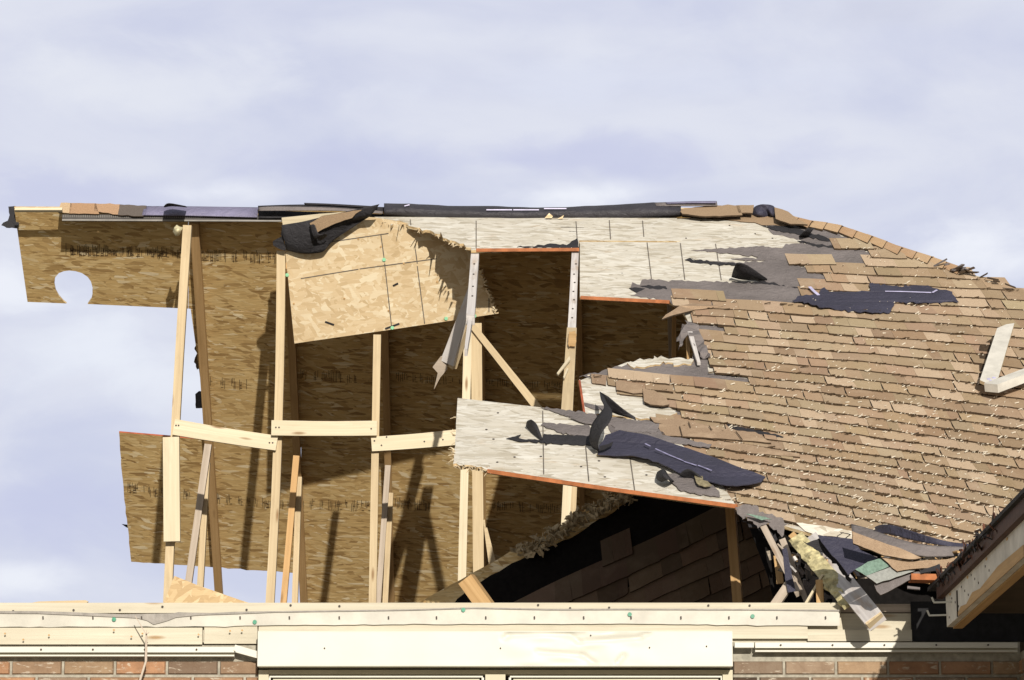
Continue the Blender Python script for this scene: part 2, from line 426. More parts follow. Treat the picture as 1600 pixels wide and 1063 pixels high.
# ================================================================= HOUSE: wall, plates, window, wing
house = empty('house', (0, 0, 0), 'storm-damaged brick house with torn brown shingle roof and pale wooden wall plate', 'house')
def wp(px, py, y): return at(W(y), px, py)
def wrect(name, x0, y0, x1, y1, yf, th, mat, parent=house, u=True):
    """a horizontal member: front face in the vertical plane y = yf"""
    a = wp(x0, (y0 + y1) / 2, yf); b = wp(x1, (y0 + y1) / 2, yf); hgt = wp(x0, y0, yf).z - wp(x0, y1, yf).z
    return boxes(name, [(a, b, hgt, th, (0, -1, 0), 0)], [mat], parent)
# bricks
BR = NB('brick_face', .9); o_ = BR.obj(); nf, _ = BR.noise(o_, 14, 5, .65); ng, _ = BR.noise(o_, 90, 3, .7); ns, _ = BR.noise(BR.mp(o_, (1, 1, 3)), 11, 4, .7, 1.)
cc = BR.mix(BR.rng(nf, .35, .7, 0, .5), BR.attr('tint'), (.13, .075, .045))
cc = BR.mix(BR.rng(ns, .56, .64, 0, .75), cc, (.50, .44, .36)); BR.bump(BR.math('ADD', nf, ng), .5, .008); BRICK = BR.col(cc)
MORTAR = plain('mortar', (.34, .32, .27), .95, .3, 25, .1, .6)
def bricks(name, x0, x1, zt, yf, parent, axis='x', seed=1, rows=42):
    rs = random.Random(seed); V = []; F = []; cols = []
    tints = [(.34, .20, .12), (.38, .21, .12), (.28, .19, .125), (.23, .165, .12), (.20, .15, .11), (.36, .25, .16), (.31, .23, .165)]
    for r in range(rows):
        z1 = zt - r * .0795; z0 = z1 - .066
        if z0 < 0: break
        x = x0 - (r % 2) * .13
        while x < x1:
            a, b = max(x, x0), min(x + .248, x1)
            if b - a > .03:
                d = rs.uniform(0, .004); t = rs.choice(tints); q = rs.uniform(.8, 1.15)
                if rs.random() < .07: t = (.06, .045, .035)
                k = len(V); e = .005
                pts = [(a + e, z0 + e, -d), (b - e, z0 + e, -d), (b - e, z1 - e, -d), (a + e, z1 - e, -d), (a, z0, .012), (b, z0, .012), (b, z1, .012), (a, z1, .012)]
                for (s, z, dd) in pts:
                    V.append((s, yf + dd, z) if axis == 'x' else (yf + dd, s, z))
                for f in ((0, 1, 2, 3), (4, 5, 1, 0), (5, 6, 2, 1), (6, 7, 3, 2), (7, 4, 0, 3)): F.append([k + i for i in f]); cols.append(tuple(c_ * q for c_ in t))
            x += .26
    return mesh(name, V, F, [BRICK], cols=cols, parent=parent)
def slab(name, x0, x1, y0, y1, z0, z1, mat, parent):
    V = [(x, y, z) for z in (z0, z1) for y in (y0, y1) for x in (x0, x1)]
    return mesh(name, V, [(0, 1, 3, 2), (4, 6, 7, 5), (0, 4, 5, 1), (1, 5, 7, 3), (3, 7, 6, 2), (2, 6, 4, 0)], [mat], parent=parent)
zb = wp(100, 1033, -.02).z
XL, XR = wp(403, 1040, -.02).x, wp(1146, 1040, -.02).x; WX = 2.545
wl = slab('brick_wall', -9, XL, .0, .25, 0, wp(0, 1008, 0).z, MORTAR, house); bricks('brick_course', -9, XL, zb, -.012, wl, seed=5)
wr = slab('brick_wall', XR, WX, .0, .25, 0, wp(0, 1003, 0).z, MORTAR, house); bricks('brick_course', XR, WX, zb, -.012, wr, seed=11)
wu = slab('brick_wall', XL, XR, .0, .25, 0, 1.35, MORTAR, house); bricks('brick_course', XL, XR, 1.34, -.012, wu, seed=15)
ww = slab('wing_wall', WX, 7.5, -4, .0, 0, 3.40, MORTAR, house); bricks('brick_course', -4, -.03, zb, WX - .012, ww, axis='y', seed=13)
slab('back_wall', -3.0, 7.3, 10.6, 10.8, 0, 3.6, MORTAR, house)
# plates and boards (bottom to top)
wrect('top_plate', -700, 942, 1313, 958, -.02, .10, PLATE)
wrect('rim_board', -700, 958.6, 1430, 1004, .012, .05, PLATE)
wrect('ledger_board', -700, 981, 316, 1007, -.026, .03, PLATE); wrect('ledger_board', 319, 977, 402, 1006, -.022, .03, PLATE)
wrect('ledger_board', 404, 974, 1262, 998, -.020, .03, PLATE); wrect('gap_board', 1262, 984, 1425, 1002, -.016, .02, PLATE)
wrect('shade_board', 1424, 940, 1690, 1003, -.005, .02, plain('shade_board_black', (.016, .016, .018), .9, .4, 20)); wrect('rear_plate', 1313, 944, 1690, 957, .02, .1, LUMBER_GREY)  # near-black board paints the deep shade on this stretch of wall
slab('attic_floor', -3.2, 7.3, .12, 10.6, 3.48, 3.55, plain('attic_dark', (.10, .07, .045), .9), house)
# grey wrap band with a loose drooping edge, its darker grey painting the shade line under the plate
top = [(-100, 957), (60, 957), (110, 959), (180, 964), (230, 965), (262, 963), (330, 960), (370, 957), (430, 955.5), (520, 956), (640, 953), (740, 950), (860, 953), (1000, 952.5), (1180, 953), (1312, 955)]
bot = [(1312, 978), (1150, 977), (1000, 975), (800, 975), (600, 976), (430, 977), (320, 979), (0, 980), (-100, 980)]
wb = sheet('house_wrap', rag(top, .25, 20, 3) + rag(bot, .4, 15, 4), W(-.034), .004, WRAP, house)
sheet('loose_edge_shade', [(-100, 955), (60, 955), (110, 956.5), (190, 960), (270, 958.5), (279, 956.5), (285, 957), (330, 958), (370, 956), (430, 955), (640, 952), (740, 949), (860, 951.5), (1000, 951), (1180, 951.5), (1312, 953), (1312, 955), (1180, 953.5), (1000, 953), (860, 953.4), (740, 951), (640, 954), (430, 957), (370, 959.5), (310, 961.5), (275, 965), (262, 970), (252, 973), (240, 976), (230, 970), (215, 966), (150, 963), (60, 959), (-100, 958)], W(-.042), .004, WRAP_D, wb)
rs = random.Random(9); stp = []
for i, x in enumerate([67, 145, 221, 298, 375, 452, 530, 607, 682, 759, 835, 912, 986, 1064, 1139, 1214, 1290]): stp.append((x, 963, x + .3, 967.5))
strip_line('staple', stp, W(-.04), 1.6, NAIL, wb, .004)
dots('green_nail_cap', [(178, 968), (398, 972), (724, 953), (984, 960), (1176, 963)], W(-.04), .011, GREEN, wb)
dots('knot', [(x + rs.uniform(-30, 30), rs.uniform(983, 1002)) for x in range(10, 400, 48)], W(-.056), .005, LUMBER_TAN, wb)
dots('nail_head', [(x + rs.uniform(-38, 38), rs.uniform(945, 956)) for x in range(20, 1300, 88)], W(-.022), .006, NAIL, wb)
# white edge channel above the bricks
def channel(x0, x1, y0, parent, ya=0.):
    wrect('edge_channel', x0, y0, x1, y0 + 8.5, -.075, .05, WHITE, parent); wrect('edge_channel', x0, y0 + 8.6, x1, y0 + 12.2, -.045, .03, FRAME, parent); wrect('edge_channel', x0, y0 + 12.3, x1, y0 + 14.6, -.068, .045, WHITE, parent)
    dots('channel_nail', [(x, y0 + 4) for x in range(int(x0) + 40, int(x1), 81)], W(-.078), .005, NAIL, parent)
channel(-300, 366, 1011, wl); channel(1180, 1590, 1004, wr)
boxes('bent_channel', [(wp(366, 1012, -.08), wp(404, 1023, -.08), .030, .03, (0, -1, 0), 0), (wp(368, 1018, -.085), wp(408, 1029, -.085), .008, .03, (0, -1, 0), 0)], [WHITE], wl)
wrect('short_channel', 1148, 1004, 1178, 1012, -.085, .05, WHITE, wr)
# white header box, dented
def header():
    y = -.14; a = wp(403, 987.5, y); b = wp(1145, 1040, y); nx, nz = 190, 16; V = []; F = []
    dents = [((795, 992), (890, 990)), ((890, 990), (905, 1003)), ((905, 1003), (1000, 996)), ((1000, 996), (1015, 988)), ((912, 1024), (930, 1037)), ((975, 1024), (965, 1036)), ((795, 992), (788, 998)), ((840, 1018), (912, 1024))]
    for j in range(nz + 1):
        for i in range(nx + 1):
            px = 403 + 742 * i / nx; py = 987.5 + 52.5 * j / nz; d = 0
            for (p, q) in dents:
                ax, ay = q[0] - p[0], q[1] - p[1]; t = max(0, min(1, ((px - p[0]) * ax + (py - p[1]) * ay) / (ax * ax + ay * ay)))
                dd = math.hypot(px - p[0] - ax * t, py - p[1] - ay * t); d += .008 * math.exp(-(dd / 3.2) ** 2)
            if 770 < px < 1030: d += .010 * math.sin((px - 770) / 260 * math.pi) * noise.noise(Vector((px * .02, py * .05, 1)))
            if j in (0, nz) or i in (0, nx): d = 0
            V.append((a.x + (b.x - a.x) * i / nx, y + d + .0015 * noise.noise(Vector((px * .01, py * .03, 4))), a.z + (b.z - a.z) * j / nz))
    for j in range(nz):
        for i in range(nx): k = j * (nx + 1) + i; F.append((k, k + nx + 1, k + nx + 2, k + 1))
    h_ = mesh('header_trim', V, F, [WHITE], parent=house, smooth=True)
    slab('header_core', a.x, b.x, y + .02, .0, b.z - .001, a.z + .001, WHITE, h_)
    slab('header_edge', a.x, b.x, y, y + .02, b.z - .004, b.z - .0005, WHITE, h_); slab('header_edge', a.x, b.x, y, y + .02, a.z + .0005, a.z + .004, WHITE, h_)
    dots('header_nail', [(507, 1013), (782, 1013), (923, 993), (1015, 1012), (1104, 1010)], W(y - .002), .004, NAIL, h_)
header()
# window below it: outer frame, mullion, stepped sashes, panes
zt = wp(403, 1047, -.03).z; zs = 1.40
win = boxes('window', [(Vector((XL + .03, -.03, zt)), Vector((XL + .03, -.03, zs)), .05, .1, (0, -1, 0), 0), (Vector((XR - .03, -.03, zt)), Vector((XR - .03, -.03, zs)), .05, .1, (0, -1, 0), 0),
    (Vector((XL + .055, -.028, zt - .01)), Vector((XR - .055, -.028, zt - .01)), .022, .09, (0, -1, 0), 0), (Vector((XL, -.04, zs - .03)), Vector((XR, -.04, zs - .03)), .06, .12, (0, -1, 0), 0)], [FRAME], house)
xm = [wp(755, 1050, -.03).x, wp(793, 1050, -.03).x]
boxes('mullion', [(Vector((sum(xm) / 2, -.032, zt - .022)), Vector((sum(xm) / 2, -.032, zs)), .10, .09, (0, -1, 0), 0)], [FRAME], win)
GL = NB('glass', .05); GL.b.inputs['Specular IOR Level'].default_value = .6; GLASS = GL.col((.20, .19, .10))
for (a, b) in ((XL + .058, xm[0] - .002), (xm[1] + .012, XR - .058)):
    for k, (dd, off) in enumerate(((.0, 0.), (.016, .017), (.030, .034))):
        m_ = WHITE if k == 0 else FRAME
        it = [(Vector((a + off, -.012 + dd, zt - .030 - off)), Vector((b - off, -.012 + dd, zt - .030 - off)), .011, .02, (0, -1, 0), 0),
              (Vector((a + off, -.013 + dd, zt - .036 - off)), Vector((a + off, -.013 + dd, zs + .02)), .012, .02, (0, -1, 0), 0), (Vector((b - off, -.013 + dd, zt - .036 - off)), Vector((b - off, -.013 + dd, zs + .02)), .012, .02, (0, -1, 0), 0)]
        boxes('sash', it, [m_], win)
    slab('pane', a, b, .05, .06, zs, zt - .03, GLASS, win)
slab('dark_recess', XL, XR, -.0, .12, zt + .004, wp(403, 1036, 0).z, DARK, win)
# wing eave at right: fascia running towards the camera, roof above
FX = 2.10; yA, yB = -.60, -4.2
zf = wp(1482, 980, yA).z; FH = .155
fa = mesh('wing_fascia', [(FX, yA, zf), (FX, yA + .02, zf + FH), (FX, yB, zf + FH), (FX, yB, zf), (FX + .03, yA, zf), (FX + .03, yA + .02, zf + FH), (FX + .03, yB, zf + FH), (FX + .03, yB, zf)],
    [(0, 3, 2, 1), (4, 5, 6, 7), (0, 1, 5, 4), (0, 4, 7, 3), (1, 2, 6, 5), (2, 3, 7, 6)], [WHITE_B], uvs=[[(0, 0)] * 4] * 6, parent=house)
boxes('drip_edge', [(Vector((FX - .03, yA + .12, zf + FH + .026)), Vector((FX - .03, yB, zf + FH + .026)), .060, .03, (-1, 0, 0), 0), (Vector((FX - .05, yA + .30, zf + FH + .066)), Vector((FX - .05, yB, zf + FH + .066)), .018, .05, (-1, 0, 0), 1)], [RUSTB, BLACK], fa)
V = [(FX - .004, -1.02, zf), (FX - .004, -1.02, zf + .02), (FX - .004, -1.12, zf + .035), (FX - .004, -1.3, zf + .022), (FX - .004, -1.5, zf + .050), (FX - .004, -1.75, zf + .035), (FX - .004, -2.3, zf + .06), (FX - .004, -3.0, zf + .05), (FX - .004, -3.0, zf)]
mesh('bare_wood', V + [(x + .003, y, z) for x, y, z in V], [tuple(range(len(V) - 1, -1, -1)), tuple(range(len(V), 2 * len(V)))], [LUMBER_TAN], uvs=[[(V[i][1], V[i][2]) for i in range(len(V) - 1, -1, -1)], [(V[i][1], V[i][2]) for i in range(len(V))]], parent=fa)
boxes('board_joint', [(Vector((FX - .006, -1.0, zf)), Vector((FX - .006, -1.0, zf + FH - .03)), .010, .006, (-1, 0, 0), 0)], [NAIL], fa)
rs = random.Random(8); it = []
for i in range(90):
    y_ = rs.uniform(-.7, -2.6); p = Vector((FX - rs.uniform(.02, .06), y_, zf + FH + rs.uniform(.02, .10))); d = Vector((rs.uniform(-.3, .1), rs.gauss(0, 1), rs.gauss(0, .35))).normalized() * rs.uniform(.01, .05)
    it.append((p - d, p + d, rs.uniform(.004, .02), .004, (-1, rs.gauss(0, .4), rs.gauss(0, .3)), rs.randint(0, 2)))
boxes('splintered_edge', it, [RUSTB, BLACK, plain('old_rust_wood', (.14, .06, .04), .9, .4, 30)], fa)
for q in range(14):
    boxes('fascia_nail', [(Vector((FX - .001, -.66 - rs.uniform(0, 1.6), zf + rs.uniform(.03, .14))),) * 1 + (Vector((FX - .001, 0, 0)),)][0:0] or [(Vector((FX - .003, -.70 - q * .11, zf + .03 + (q * 37 % 10) * .011)), Vector((FX - .003, -.70 - q * .11, zf + .04 + (q * 37 % 10) * .011)), .005, .004, (-1, 0, 0), 0)], [NAIL], fa)
for yy, zz in ((-.62, .06), (-.80, .10)):
    boxes('gutter_hook', [(Vector((FX - .001, yy, zf + zz)), Vector((FX - .085, yy + .02, zf + zz)), .008, .008, (0, 0, 1), 0), (Vector((FX - .083, yy + .02, zf + zz - .002)), Vector((FX - .093, yy + .02, zf + zz + .022)), .008, .008, (0, -1, 0), 0)], [WHITE], fa)
boxes('wing_soffit_board', [(Vector((FX + .055, yA + .02, zf - .005)), Vector((FX + .055, yB, zf - .005)), .045, .10, (0, 0, -1), 0)], [LUMBER_TAN], fa)
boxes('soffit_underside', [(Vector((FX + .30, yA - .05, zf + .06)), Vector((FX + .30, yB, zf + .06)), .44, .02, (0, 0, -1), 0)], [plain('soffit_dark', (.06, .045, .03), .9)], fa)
for yy in (-.75, -1.35, -1.95, -2.55, -3.15): boxes('rafter_tail', [(Vector((FX + .035, yy, zf + .03)), Vector((WX + .3, yy, zf + .27)), .04, .12, (0, 0, -1), 0)], [LUMBER_TAN], fa)
wq = [(FX + .02, yA + .35, zf + FH + .07), (FX + .02, yB, zf + FH + .07), (5.2, yB, 5.4), (5.2, 1.6, 5.4), (FX + .5, .12, zf + FH + .40)]
V = [Vector(p) for p in wq]; V += [p - Vector((0, 0, .04)) for p in V]
mesh('wing_roof', V, [(0, 1, 2, 3, 4), (9, 8, 7, 6, 5)] + [(i, 5 + i, 5 + (i + 1) % 5, (i + 1) % 5) for i in range(5)], [BLACK], parent=house)

# ================================================================= ROOF (front slope, right side)
GL_HOLE_L = [(1045, 472), (1062, 478), (1074, 500), (1082, 530), (1092, 562)]
roof_poly = [(1050, 343)] + [(1150, 335), (1222, 333), (1250, 347), (1300, 354), (1350, 370), (1400, 389), (1450, 405), (1500, 423), (1550, 438), (1600, 454), (1700, 486), (1700, 900)] \
    + [(1560, 870), (1480, 872), (1330, 852), (1250, 829), (1160, 803), (1100, 745), (1060, 705), (1010, 668), (960, 655)] \
    + [(914, 642), (908, 594)] + rag([(980, 566), (1000, 560), (1030, 562), (1090, 562)], 2, 7, 3) + GL_HOLE_L[::-1][1:] + [(1045, 466), (1062, 440), (1062, 400), (1056, 372)]
roof = sheet('roof', roof_poly, FR, .018, (OSB_WHITE, OSB_EDGE, OSB_IN), house)
# hip side and closed right rear so that the attic is roofed
E1 = at(FR, 1222, 333)
mesh('hip_slope', [E1 - Vector((0, 0, .03)), (7.3, 0, 3.6), (7.3, 11, 3.6)], [(0, 1, 2)], [BUTT], parent=roof)

def course_y(k, x):      # course lines fan out a little over the sagging slope
    c_ = 11.5 * k + .022 * k * k
    return 349 + c_ * math.exp(.00045 * (x - 1050)) - .0  + 1.1 * math.sin(x * .011 + k * .5) * min(1, k / 12) + .5 * math.sin(x * .043 + k)
def inside(poly, x, y):
    r = False; j = len(poly) - 1
    for i in range(len(poly)):
        xi, yi = poly[i]; xj, yj = poly[j]
        if (yi > y) != (yj > y) and x < (xj - xi) * (y - yi) / (yj - yi) + xi: r = not r
        j = i
    return r
def vp(x, y, y2):        # joints run up the slope
    return x + (x - 803) / (y + 590) * (y2 - y)
SH_POLY = [(1047, 458), (1200, 470), (1290, 478), (1245, 462), (1245, 440), (1300, 440), (1222, 405), (1357, 409), (1350, 392), (1300, 388), (1285, 370), (1310, 372), (1350, 378), (1402, 395), (1450, 408), (1500, 423), (1550, 438), (1600, 454), (1680, 480), (1680, 860),
           (1540, 862), (1480, 870), (1330, 848), (1250, 826), (1190, 806), (1155, 795), (1122, 780), (1112, 765), (1060, 740), (1020, 700), (1010, 683), (1090, 690), (1035, 676), (1017, 652), (1075, 656), (1054, 640), (1050, 632), (1003, 630), (1003, 612), (962, 610), (960, 600), (905, 590), (905, 583), (950, 584), (1075, 594), (1165, 601), (1163, 590), (1112, 586), (1105, 562), (1093, 552), (1095, 538), (1088, 532), (1090, 522), (1132, 526), (1128, 513), (1078, 508), (1072, 492), (1080, 484), (1068, 476), (1047, 474)]
PAL = [(.44, .325, .218), (.405, .298, .198), (.365, .265, .175), (.42, .318, .215), (.475, .365, .25), (.335, .24, .158), (.385, .287, .19)]
def shingles(name, parent, poly, pl, k0, k1, seed=2, cy=course_y, xr=(900, 1680), pal=PAL, h0=.009, bt=.010, mats=None, pal_hi=(.55, .425, .305)):
    rs = random.Random(seed); V = []; F = []; fm = []; cols = []
    for k in range(k0, k1):
        x = xr[0] - rs.uniform(0, 40); tint = rs.choice(pal)
        while x < xr[1]:
            wd = rs.choice([18, 24, 30, 36, 42, 48]) * rs.uniform(.9, 1.1); x1 = x + wd
            # clip to outline on both ends
            xs = [x + wd * i / 8 for i in range(9)]; ok = [inside(poly, q, cy(k + .55, q)) for q in xs]
            if any(ok):
                a = xs[ok.index(True)]; b = xs[8 - ok[::-1].index(True)]
                if b - a > 3:
                    if rs.random() < .62: tint = rs.choice(pal)
                    pale = rs.random()
                    t = tuple(c_ * rs.uniform(.96, 1.04) for c_ in tint)
                    if pale > .87: t = tuple(min(.6, c_ * 1.0) for c_ in pal_hi)
                    sk = rs.choice([0, 0, 0, 3, 6, -3]); yt, yb = cy(k - .25, a), cy(k + 1.02, a)
                    lift = rs.uniform(0, .003) + (.006 if rs.random() < .05 else 0)
                    n_ = 3; tp = []; bt_ = []
                    for i in range(n_ + 1):
                        s = a + (b - a) * i / n_; e = (sk if i == n_ and x1 == b else 0)
                        jt = rs.uniform(-.35, .35)
                        tp.append((vp(s, cy(k, s), cy(k - .25, s)), cy(k - .25, s), .000)); bt_.append((vp(s, cy(k, s), cy(k + 1.02, s)) + .0 + e - .25 * (i == n_), cy(k + 1.02, s) + jt, bt + lift))
                    m0 = len(V)
                    for q in tp: V.append(at(pl, q[0], q[1], h0 + q[2]))
                    for q in bt_: V.append(at(pl, q[0], q[1], h0 + q[2]))
                    for q in bt_: V.append(at(pl, q[0], q[1], h0 + q[2]) - pl[1] * (bt + lift))
                    for i in range(n_):
                        F.append([m0 + i, m0 + n_ + 1 + i, m0 + n_ + 2 + i, m0 + i + 1]); fm.append(0); cols.append(t)
                        F.append([m0 + n_ + 1 + i, m0 + 2 * n_ + 2 + i, m0 + 2 * n_ + 3 + i, m0 + n_ + 2 + i]); fm.append(1); cols.append(t)
                    for i0, i1, i2 in ((0, n_ + 1, 2 * n_ + 2), (n_, 2 * n_ + 1, 3 * n_ + 2)):
                        F.append([m0 + i0, m0 + i1, m0 + i2]); fm.append(1); cols.append(t)
            x = x1
    return mesh(name, V, F, mats or [SHINGLE, BUTT], fm, cols=cols, parent=parent)
shingles('shingle_courses', roof, SH_POLY, FR, -1, 46)
# grey felt laid bare between sheathing and shingles
def fl(name, pts, mat=FELT, h=.004, th=.003, amp=1.1, step=5, seed=1, pl=FR, parent=roof, **kw): return sheet(name, rag(pts, amp, step, seed, True), pl, th, [mat] * 3, parent, h, **kw)
fl('underlay_felt', [(988, 441), (1000, 445), (1003, 437), (1060, 438), (1130, 441), (1240, 446), (1300, 450), (1330, 470), (1290, 492), (1200, 484), (1050, 476), (1046, 470), (985, 462), (998, 456), (985, 450)], h=.0085)
fl('underlay_felt', [(1080, 391), (1150, 388), (1186, 385), (1222, 388), (1228, 381), (1290, 379), (1300, 374), (1345, 388), (1370, 398), (1366, 420), (1240, 412), (1200, 404), (1120, 394)], h=.0085, seed=4)
fl('underlay_felt', [(1072, 406), (1080, 403), (1088, 407), (1150, 411), (1225, 405), (1262, 420), (1310, 438), (1345, 448), (1330, 458), (1240, 448), (1198, 441), (1176, 425), (1160, 413), (1120, 410)], h=.0095, seed=6)
fl('underlay_felt', [(1195, 345), (1262, 352), (1330, 372), (1300, 392), (1240, 372), (1205, 364)], h=.003, seed=8, mat=FELT)
fl('underlay_felt', [(905, 589), (950, 577), (985, 568), (1008, 572), (1022, 560), (1042, 569), (1078, 565), (1083, 552), (1105, 560), (1108, 584), (1170, 592), (1172, 606), (1080, 602), (960, 594)], h=.003, seed=10)
fl('underlay_felt', [(1070, 500), (1090, 508), (1135, 510), (1140, 530), (1095, 530), (1100, 548), (1118, 566), (1096, 566), (1084, 540), (1074, 515)], h=.0028, seed=11)
fl('underlay_felt', [(990, 640), (1045, 640), (1100, 652), (1130, 690), (1200, 720), (1120, 712), (1020, 695), (1003, 672)], h=.0028, seed=12)
for i, q in enumerate(([(1100, 411), (1150, 411), (1172, 424), (1199, 441), (1190, 441), (1165, 427), (1148, 414)], [(1143, 439), (1200, 441), (1262, 448), (1300, 449), (1262, 451), (1198, 444), (1150, 442)], [(1190, 352), (1240, 355), (1262, 362), (1300, 373), (1345, 382), (1300, 379), (1250, 367), (1205, 358)],
    [(1222, 409), (1258, 422), (1280, 427), (1299, 441), (1290, 440), (1268, 431), (1240, 421)], [(1246, 376), (1280, 382), (1310, 386), (1312, 389), (1270, 385)], [(1230, 449), (1300, 451), (1362, 456), (1300, 455)], [(1000, 447), (1030, 446), (1048, 452), (1020, 451)])):
    fl('felt_edge_shade', q, BLACK, .009, .004, .7, 4, 30 + i)  # black slivers stand in for the shadow lines along the felt edges
# hip caps, one shingle each, along the hip
hx = [(1212, 330), (1250, 345), (1300, 351), (1350, 367), (1400, 386), (1450, 402), (1500, 420), (1550, 435), (1600, 451), (1680, 476)]
def hip(t):
    i = min(int(t), len(hx) - 2); f = t - i; return (hx[i][0] + (hx[i + 1][0] - hx[i][0]) * f, hx[i][1] + (hx[i + 1][1] - hx[i][1]) * f)
HIPC = []
for (x, y) in hx: HIPC.append(at(FR, x, y - 3, .03))
rs = random.Random(5); capn = 12
for i in range(capn):
    t0 = .25 + i * (5.6 / capn); t1 = t0 + .62
    (xa, ya), (xb, yb) = hip(t0), hip(t1)
    w_ = 8.5; t = rs.choice([(.50, .34, .20), (.46, .30, .18), (.53, .37, .225)]); jj = rs.uniform(-.7, .7)
    lift = .030; hi = .024 if i % 2 else .020
    A = [at(FR, xa + 2, ya - 2.5, .014), at(FR, xb + 2, yb - 2.5 + jj, hi + .004)]
    Bp = [at(FR, xa - 3.5, ya + w_ - 2, .008), at(FR, xb - 5, yb + w_ + jj, hi)]
    Cq = [A[0] + Vector((.16, .10, -.07)), A[1] + Vector((.16, .10, -.07))]
    dn = Vector((0, 0, -.012))
    V = [A[0], A[1], Bp[1], Bp[0], Cq[0], Cq[1]]; V2 = [p + dn for p in V]
    mesh('hip_cap', V + V2, [(0, 3, 2, 1), (0, 1, 5, 4), (1, 2, 8, 7), (2, 3, 9, 8), (5, 1, 7, 11), (6, 7, 8, 9), (6, 10, 11, 7), (0, 4, 10, 6), (4, 5, 11, 10)], [SHINGLE, BUTT], [0, 0, 1, 1, 1, 1, 1, 1, 1], cols=[t] * 9, parent=roof)

rs = random.Random(61); it = []
for i in range(15):
    x = rs.choice([rs.gauss(1535, 22), rs.gauss(1510, 14), rs.gauss(1560, 20)]); y = 413 + (x - 1480) * .32 + rs.gauss(0, 1.2)
    p = at(FR, x, y, rs.uniform(.02, .06)); d = Vector((rs.gauss(0, 1), rs.gauss(0, .5), rs.gauss(0, .35))).normalized() * rs.uniform(.02, .055)
    it.append((p - d, p + d, rs.uniform(.015, .04), .006, (rs.gauss(0, .3), -.6, 1), rs.choice([0, 1, 1])))
hd = boxes('hip_rubble', it, [BUTT, FELT, TEALS]); tag(hd, 'crumbled shingle bits lying along the hip near the right edge', 'rubble', kind='stuff')
# bare weathered sheets left nailed on the front slope
WOSB = (OSB_WHITE, OSB_EDGE, OSB_IN)
def pedge(x0, y0, x1, y1, parent, h=.004, w_=.022): boxes('painted_edge', [(at(FR, x0, y0, h), at(FR, x1, y1, h), w_, .018, (0, -1, -.1), 0)], [ORANGE], parent)
def osb_sheet(name, px, pl, label, mats, h=0., th=.02, cat='sheathing panel', group=None, rot=0, seams=None):
    o = sheet(name, px, pl, th, mats, None, h, rot); tag(o, label, cat, group)
    if seams: strip_line('nail_line', seams, pl, 1.5, CHALK, o, h + .002)
    return o
s1 = osb_sheet('osb_sheet', [(585, 339), (1058, 341), (1063, 377), (905, 376), (904, 388), (743, 391)] + rag([(736, 391), (718, 381), (703, 376), (672, 360), (640, 352), (610, 347), (592, 343)], 2.1, 4.5, 2), FR,
    'long whitened sheathing panel directly under the ridge roll, with torn left edge', WOSB, .003, seams=[(641, 343, 642, 352), (744, 345, 744, 388), (900, 346, 902, 376), (952, 344, 954, 374), (1004, 345, 1006, 370)])
s2 = osb_sheet('osb_sheet', [(906, 378), (1063, 379), (1122, 381), (1130, 432), (1160, 441), (1100, 452), (1046, 471), (906, 464)], FR,
    'square whitened sheathing panel right of the tall open gap, with orange lower edge', WOSB, .004, seams=[(1011, 379, 1018, 437), (1063, 380, 1070, 437), (1118, 381, 1127, 438)])
pedge(744, 391, 905, 390, s1); pedge(907, 465, 1046, 472, s2)
bk = rag([(905, 593), (930, 600), (965, 603), (985, 612), (1005, 622), (1012, 632), (1045, 636), (1058, 645), (1030, 655), (914, 645)], .8, 9, 8, True)
s3 = osb_sheet('osb_sheet', bk, FR, 'small whitened panel piece beneath the projecting shingle tongue', (OSB_WHITE, OSB_EDGE, OSB_IN), .012)
boxes('painted_edge', [(at(FR, 905.5, 594, .014), at(FR, 913, 645, .014), .012, .02, (0, -1, .2), 0)], [RED_ED], s3)
low = [(715, 622), (848, 637), (905, 647), (1000, 660), (1060, 690), (1120, 745), (1150, 790)] + [(1100, 783.5), (950, 762), (760, 734)] + rag([(757, 733), (735, 727), (708, 725)], 1.2, 5, 6) + rag([(709, 720), (711, 690), (713, 655)], .5, 6, 3)
s4 = osb_sheet('osb_sheet', low, FR, 'long whitened panel jutting left over the opening, with orange bottom edge', WOSB, .024, .024,
    seams=[(848, 642, 849.5, 741), (915, 697, 920, 752), (984.5, 716, 992, 769)])
pedge(761, 736, 950, 764, s4, .028); pedge(950, 764, 1151, 791.5, s4, .028)
dots('nail_head', [(778, 645), (760, 671), (771, 686), (804, 714), (777, 722), (845, 713), (853, 695), (908, 729), (945, 745), (1010, 742), (936, 720)], FR, .007, NAIL, s4, .027)
dots('nail_head', [(1095, 345), (1140, 352), (996, 396), (972, 427), (925, 455), (1072, 372), (1102, 422), (1061, 431), (1180, 365), (1207, 372)], FR, .006, NAIL, s2, .004)
strip_line('bark_streak', [(876, 355, 912, 356), (889, 362, 900, 362), (968, 417, 988, 417), (772, 646, 782, 646)], FR, 2.6, BLACK, s1, .003)

